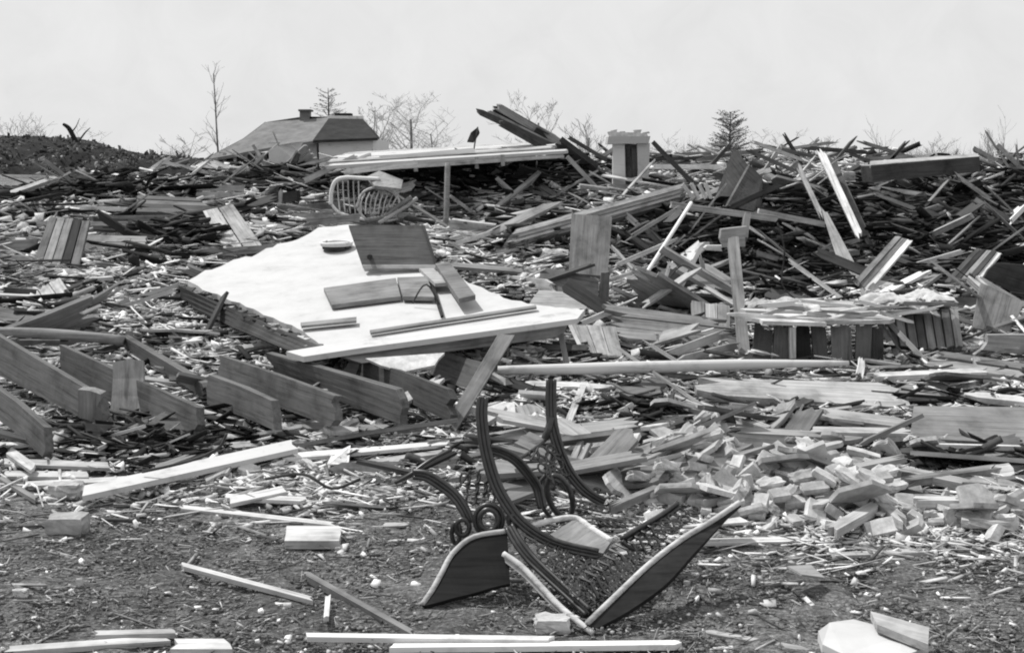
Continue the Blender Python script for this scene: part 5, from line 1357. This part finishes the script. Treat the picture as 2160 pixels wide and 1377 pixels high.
for i, (a, b, w_, m_, y) in enumerate((((1480, 335), (1600, 318), 8, 'w3', 19), ((1600, 306), (1720, 330), 8, 'w2', 18.5), ((1640, 318), (1760, 300), 7, 'w5', 19), ((1690, 340), (1660, 292), 6, 'w1', 18.6),
        ((1700, 312), (1830, 322), 9, 'w1', 18.8), ((1760, 345), (1800, 296), 6, 'w2', 18.4), ((1820, 300), (1930, 335), 7, 'w4', 18.7), ((1870, 348), (1910, 304), 6, 'w1', 18.2), ((1500, 350), (1545, 300), 7, 'w1', 18.5), ((1620, 352), (1650, 306), 8, 'w6', 17.8))):
    S('crest_board', 'board', ['grey', 'dark', 'pale', 'short black', 'long dark', 'thin dark', 'grey sloping', 'thin black', 'dark leaning', 'bright leaning'][i] + ' board breaking the skyline near ' + nearlm(a[0], 340)[2], m_, line(*a, *b, w_), Y=y, th=.08, jag=.1)
for i in range(16):
    uu = 1600 + i * 24; vv = 655 + random.uniform(-16, 14); an = random.gauss(0, .35); l_ = random.uniform(25, 60)
    S('ledge_lath', 'lath', ('short ' if l_ < 42 else 'longer ') + ['whitish', 'pale', 'white', 'grey'][i % 4] + ' lath strewn on the ' + ('left' if uu < 1740 else 'middle' if uu < 1860 else 'right') + ' part of the counter ledge', ['w7', 'w6', 'paint', 'w4'][i % 4], [(a_ + 0, b_) for a_, b_ in line(uu - l_ * math.cos(an), vv - l_ * .5 * math.sin(an), uu + l_ * math.cos(an), vv + l_ * .5 * math.sin(an), random.uniform(5, 11))], Y=YCH + random.uniform(-.02, .12), th=.02, jag=.06, group='broken laths on the counter ledge')

# bricks
bm_ = []
for i in range(6):
    o = lump('brick', 'brick', Vector((0, 0, 0)), random.choice([(.12, .06, .04), (.09, .062, .036), (.12, .055, .032)]), 80 + i * 3, subd=1 if i < 4 else 2, sharp=True, rough=.10 if i < 4 else .30)
    bm_.append(o.data); bpy.data.objects.remove(o)
def masonry(label, u, v, nx, ny, nz, yaw, pitch, roll, seed, miss=.15):
    rn = random.Random(seed); c = G(u, v, .05); e = empty('masonry_chunk', c); tag(e, label, 'masonry')
    rot = Matrix.Rotation(yaw, 3, 'Z') @ Matrix.Rotation(pitch, 3, 'Y') @ Matrix.Rotation(roll, 3, 'X')
    for k in range(nz):
        for j in range(ny):
            for i in range(nx):
                if rn.random() < miss * (1 + (i in (0, nx - 1)) + (k == nz - 1)): continue
                p = rot @ Vector(((i - nx / 2 + (.5 if k % 2 else 0)) * .19, (j - ny / 2) * .105, k * .068)) + Vector((rn.uniform(-.01, .01),) * 3)
                b = bpy.data.objects.new('brick', bm_[rn.randrange(6)]); COL.objects.link(b); b.parent = e
                b.location = p; b.rotation_euler = (rot @ Matrix.Rotation(rn.gauss(0, .07), 3, 'Z') @ Matrix.Rotation(rn.gauss(0, .05), 3, 'X')).to_euler(); b.scale = (.85, .85, .85)
masonry('broad slumped chunk of brick masonry in the middle of the brick heap', 1720, 1046, 5, 2, 3, .25, -.10, .35, 1)
masonry('tilted masonry chunk at the right of the brick heap', 1850, 1068, 3, 1, 3, -.5, .45, .1, 2)
masonry('small masonry chunk leaning in the left brick spill', 1430, 1020, 3, 2, 2, .6, .3, -.3, 3)
masonry('low masonry chunk behind the left brick spill', 1490, 968, 3, 1, 3, -.35, -.35, .2, 4)
u, v, Yd = sample(230, 840, 1160, bz)
hh = np.clip(bz(u, v), 0, 1)
c = place(u, v, Yd, .03 + rs.rand(230) * .16 * hh)
for i in range(230):
    o = bpy.data.objects.new('loose_brick', bm_[i % 6]); COL.objects.link(o)
    o.location = c[i]; o.rotation_euler = (random.gauss(0, .5), random.gauss(0, .5), random.uniform(0, 6.28)); q = random.uniform(.75, 1.3); o.scale = (q * random.choice((.55, .8, 1, 1.15)), q * random.uniform(.7, 1.2), q * random.uniform(.6, 1.1))
    lm = nearlm(u[i], v[i]); pos = 'up' if v[i] < lm[1] - 8 else 'down' if v[i] > lm[1] + 8 else 'level'
    sd_ = 'left of' if u[i] < lm[0] else 'right of'
    tag(o, ('broken ' if o.scale[0] < q * .72 else 'whole ') + ('steeply tipped' if abs(o.rotation_euler[0]) + abs(o.rotation_euler[1]) > .8 else 'flat lying') + ' pale brick %s %s %s' % (pos, sd_, lm[2]), 'brick', 'bricks around ' + lm[2][4:])

u, v, Yd = sample(60, 860, 1140, bz)
for i in range(60):
    p = place(u[i:i + 1], v[i:i + 1], Yd[i:i + 1], random.uniform(.04, .16))[0]; n = random.randint(5, 7); r0 = random.uniform(.06, .16)
    rot = Matrix.Rotation(random.gauss(0, .35), 3, 'X') @ Matrix.Rotation(random.gauss(0, .35), 3, 'Y')
    cs = [Vector(p) + rot @ Vector((math.cos(6.283 * k / n) * r0 * random.uniform(.7, 1.3), math.sin(6.283 * k / n) * r0 * random.uniform(.5, 1.0), 0)) for k in range(n)]
    lm = nearlm(u[i], v[i]); big_ = r0 > .11
    prism('plaster_shard', 'plaster', ('large' if big_ else 'small') + ' flat plaster shard ' + ('up' if v[i] < lm[1] else 'down') + (' left of ' if u[i] < lm[0] else ' right of ') + lm[2], random.choice(['plaster', 'plaster', 'cloth', 'w6', 'brick']), cs, raw=True, th=.025, group='plaster shards around ' + lm[2][4:])

def brush():
    V, F = [], []; rn = random.Random(9)
    for c in range(120):
        uu = rn.choice([rn.uniform(1380, 2300), rn.uniform(1380, 2300), rn.uniform(880, 1380), rn.uniform(-100, 420)]); Yb = rn.uniform(47, 62); b = W(uu, 348, Yb); hh = rn.uniform(.5, 1.5) * rn.uniform(.5, 1)
        for k in range(26):
            p = b + Vector((rn.gauss(0, .25), rn.gauss(0, .25), -.3)); d = Vector((rn.gauss(0, .22), rn.gauss(0, .2), 1)).normalized()
            q = p + d * (hh * rn.uniform(.5, 1) + .3); m_ = p.lerp(q, .6) + Vector((rn.gauss(0, .05), 0, 0))
            tube_geo([p, m_, q], [.006, .004, .002], 3, False, V, F)
            for z in range(2):
                e_ = m_ + Vector((rn.gauss(0, .16), rn.gauss(0, .1), rn.uniform(.1, .3))); tube_geo([m_, e_], [.003, .002], 3, False, V, F)
    o = mesh_obj('brush', V, F, M['twig']); tag(o, 'thin leafless brush along the far skyline', 'brush', None, 'stuff')
brush()
# rags and wires caught in the heap
for i, (uu, vv, w_, h_, lab) in enumerate(((330, 640, 60, 30, 'pale rag among the plaster left of the edge beam'), (430, 690, 70, 30, 'crumpled pale cloth above the middle joists'), (300, 700, 60, 30, 'white rag at the end of the round pole'),
        (1010, 545, 50, 26, 'small pale rag right of the dark cupboard board'), (1880, 450, 40, 22, 'little white rag under the long bright leaning board'), (1330, 880, 60, 30, 'grey rag below the long white pole'),
        (640, 895, 60, 26, 'white rag under the longest joist'), (880, 900, 60, 24, 'crumpled rag at the foot of the rightmost joist'), (2080, 690, 50, 26, 'pale rag by the hanging grey panel'), (255, 905, 30, 30, 'small white rag below the pale upright board'))):
    bundle(lab, uu, vv, w_, h_, 40 + i, 'rag', 'cloth', 'cloth', n=3)
for i, (L_, lab) in enumerate(((((300, 995), (400, 972), (460, 945), (478, 915)), 'bent wire curling up before the joist ends'), (((1390, 640), (1410, 590), (1440, 560), (1470, 575)), 'looped wire left of the leaning post'),
        (((870, 640), (900, 600), (935, 660), (960, 700)), 'thin wire bowed over the white wall section'), (((1640, 470), (1655, 530), (1650, 600), (1690, 640)), 'wire hanging down in the dark opening'),
        (((1470, 800), (1530, 790), (1600, 815), (1650, 800)), 'wire trailing over the long weathered board'), (((560, 1010), (640, 1000), (700, 1030), (760, 1010)), 'curved wire on the soil below the bright foreground lath'),
        (((1870, 690), (1900, 740), (1960, 775), (2010, 770)), 'dark wire sagging under the standing ribbed boards'))):
    yy = min(D(a, b, .12) for a, b in L_)
    tag(tube('bent_wire', [W(a, b, yy - .04 * k) for k, (a, b) in enumerate(L_)], .008, 'w1', sides=5), lab, 'wire')

# labels that still coincide: tell them apart by their order from the left
byl = {}
for o in list(COL.objects):
    if o.parent is None and 'label' in o and 'category' in o: byl.setdefault(o['label'], []).append(o)
ORD = {2: ['the left one', 'the right one'], 3: ['the left one', 'the middle one', 'the right one'],
       4: ['leftmost of four', 'second from left', 'third from left', 'rightmost of four'],
       5: ['leftmost of five', 'second from left', 'middle of five', 'second from right', 'rightmost of five']}
for lab, L_ in byl.items():
    if len(L_) in ORD and len(lab.split()) <= 12 + (len(L_) < 4):
        L_.sort(key=lambda o: o.location.x / o.location.y)
        for o, w_ in zip(L_, ORD[len(L_)]): o['label'] = lab + ', ' + w_
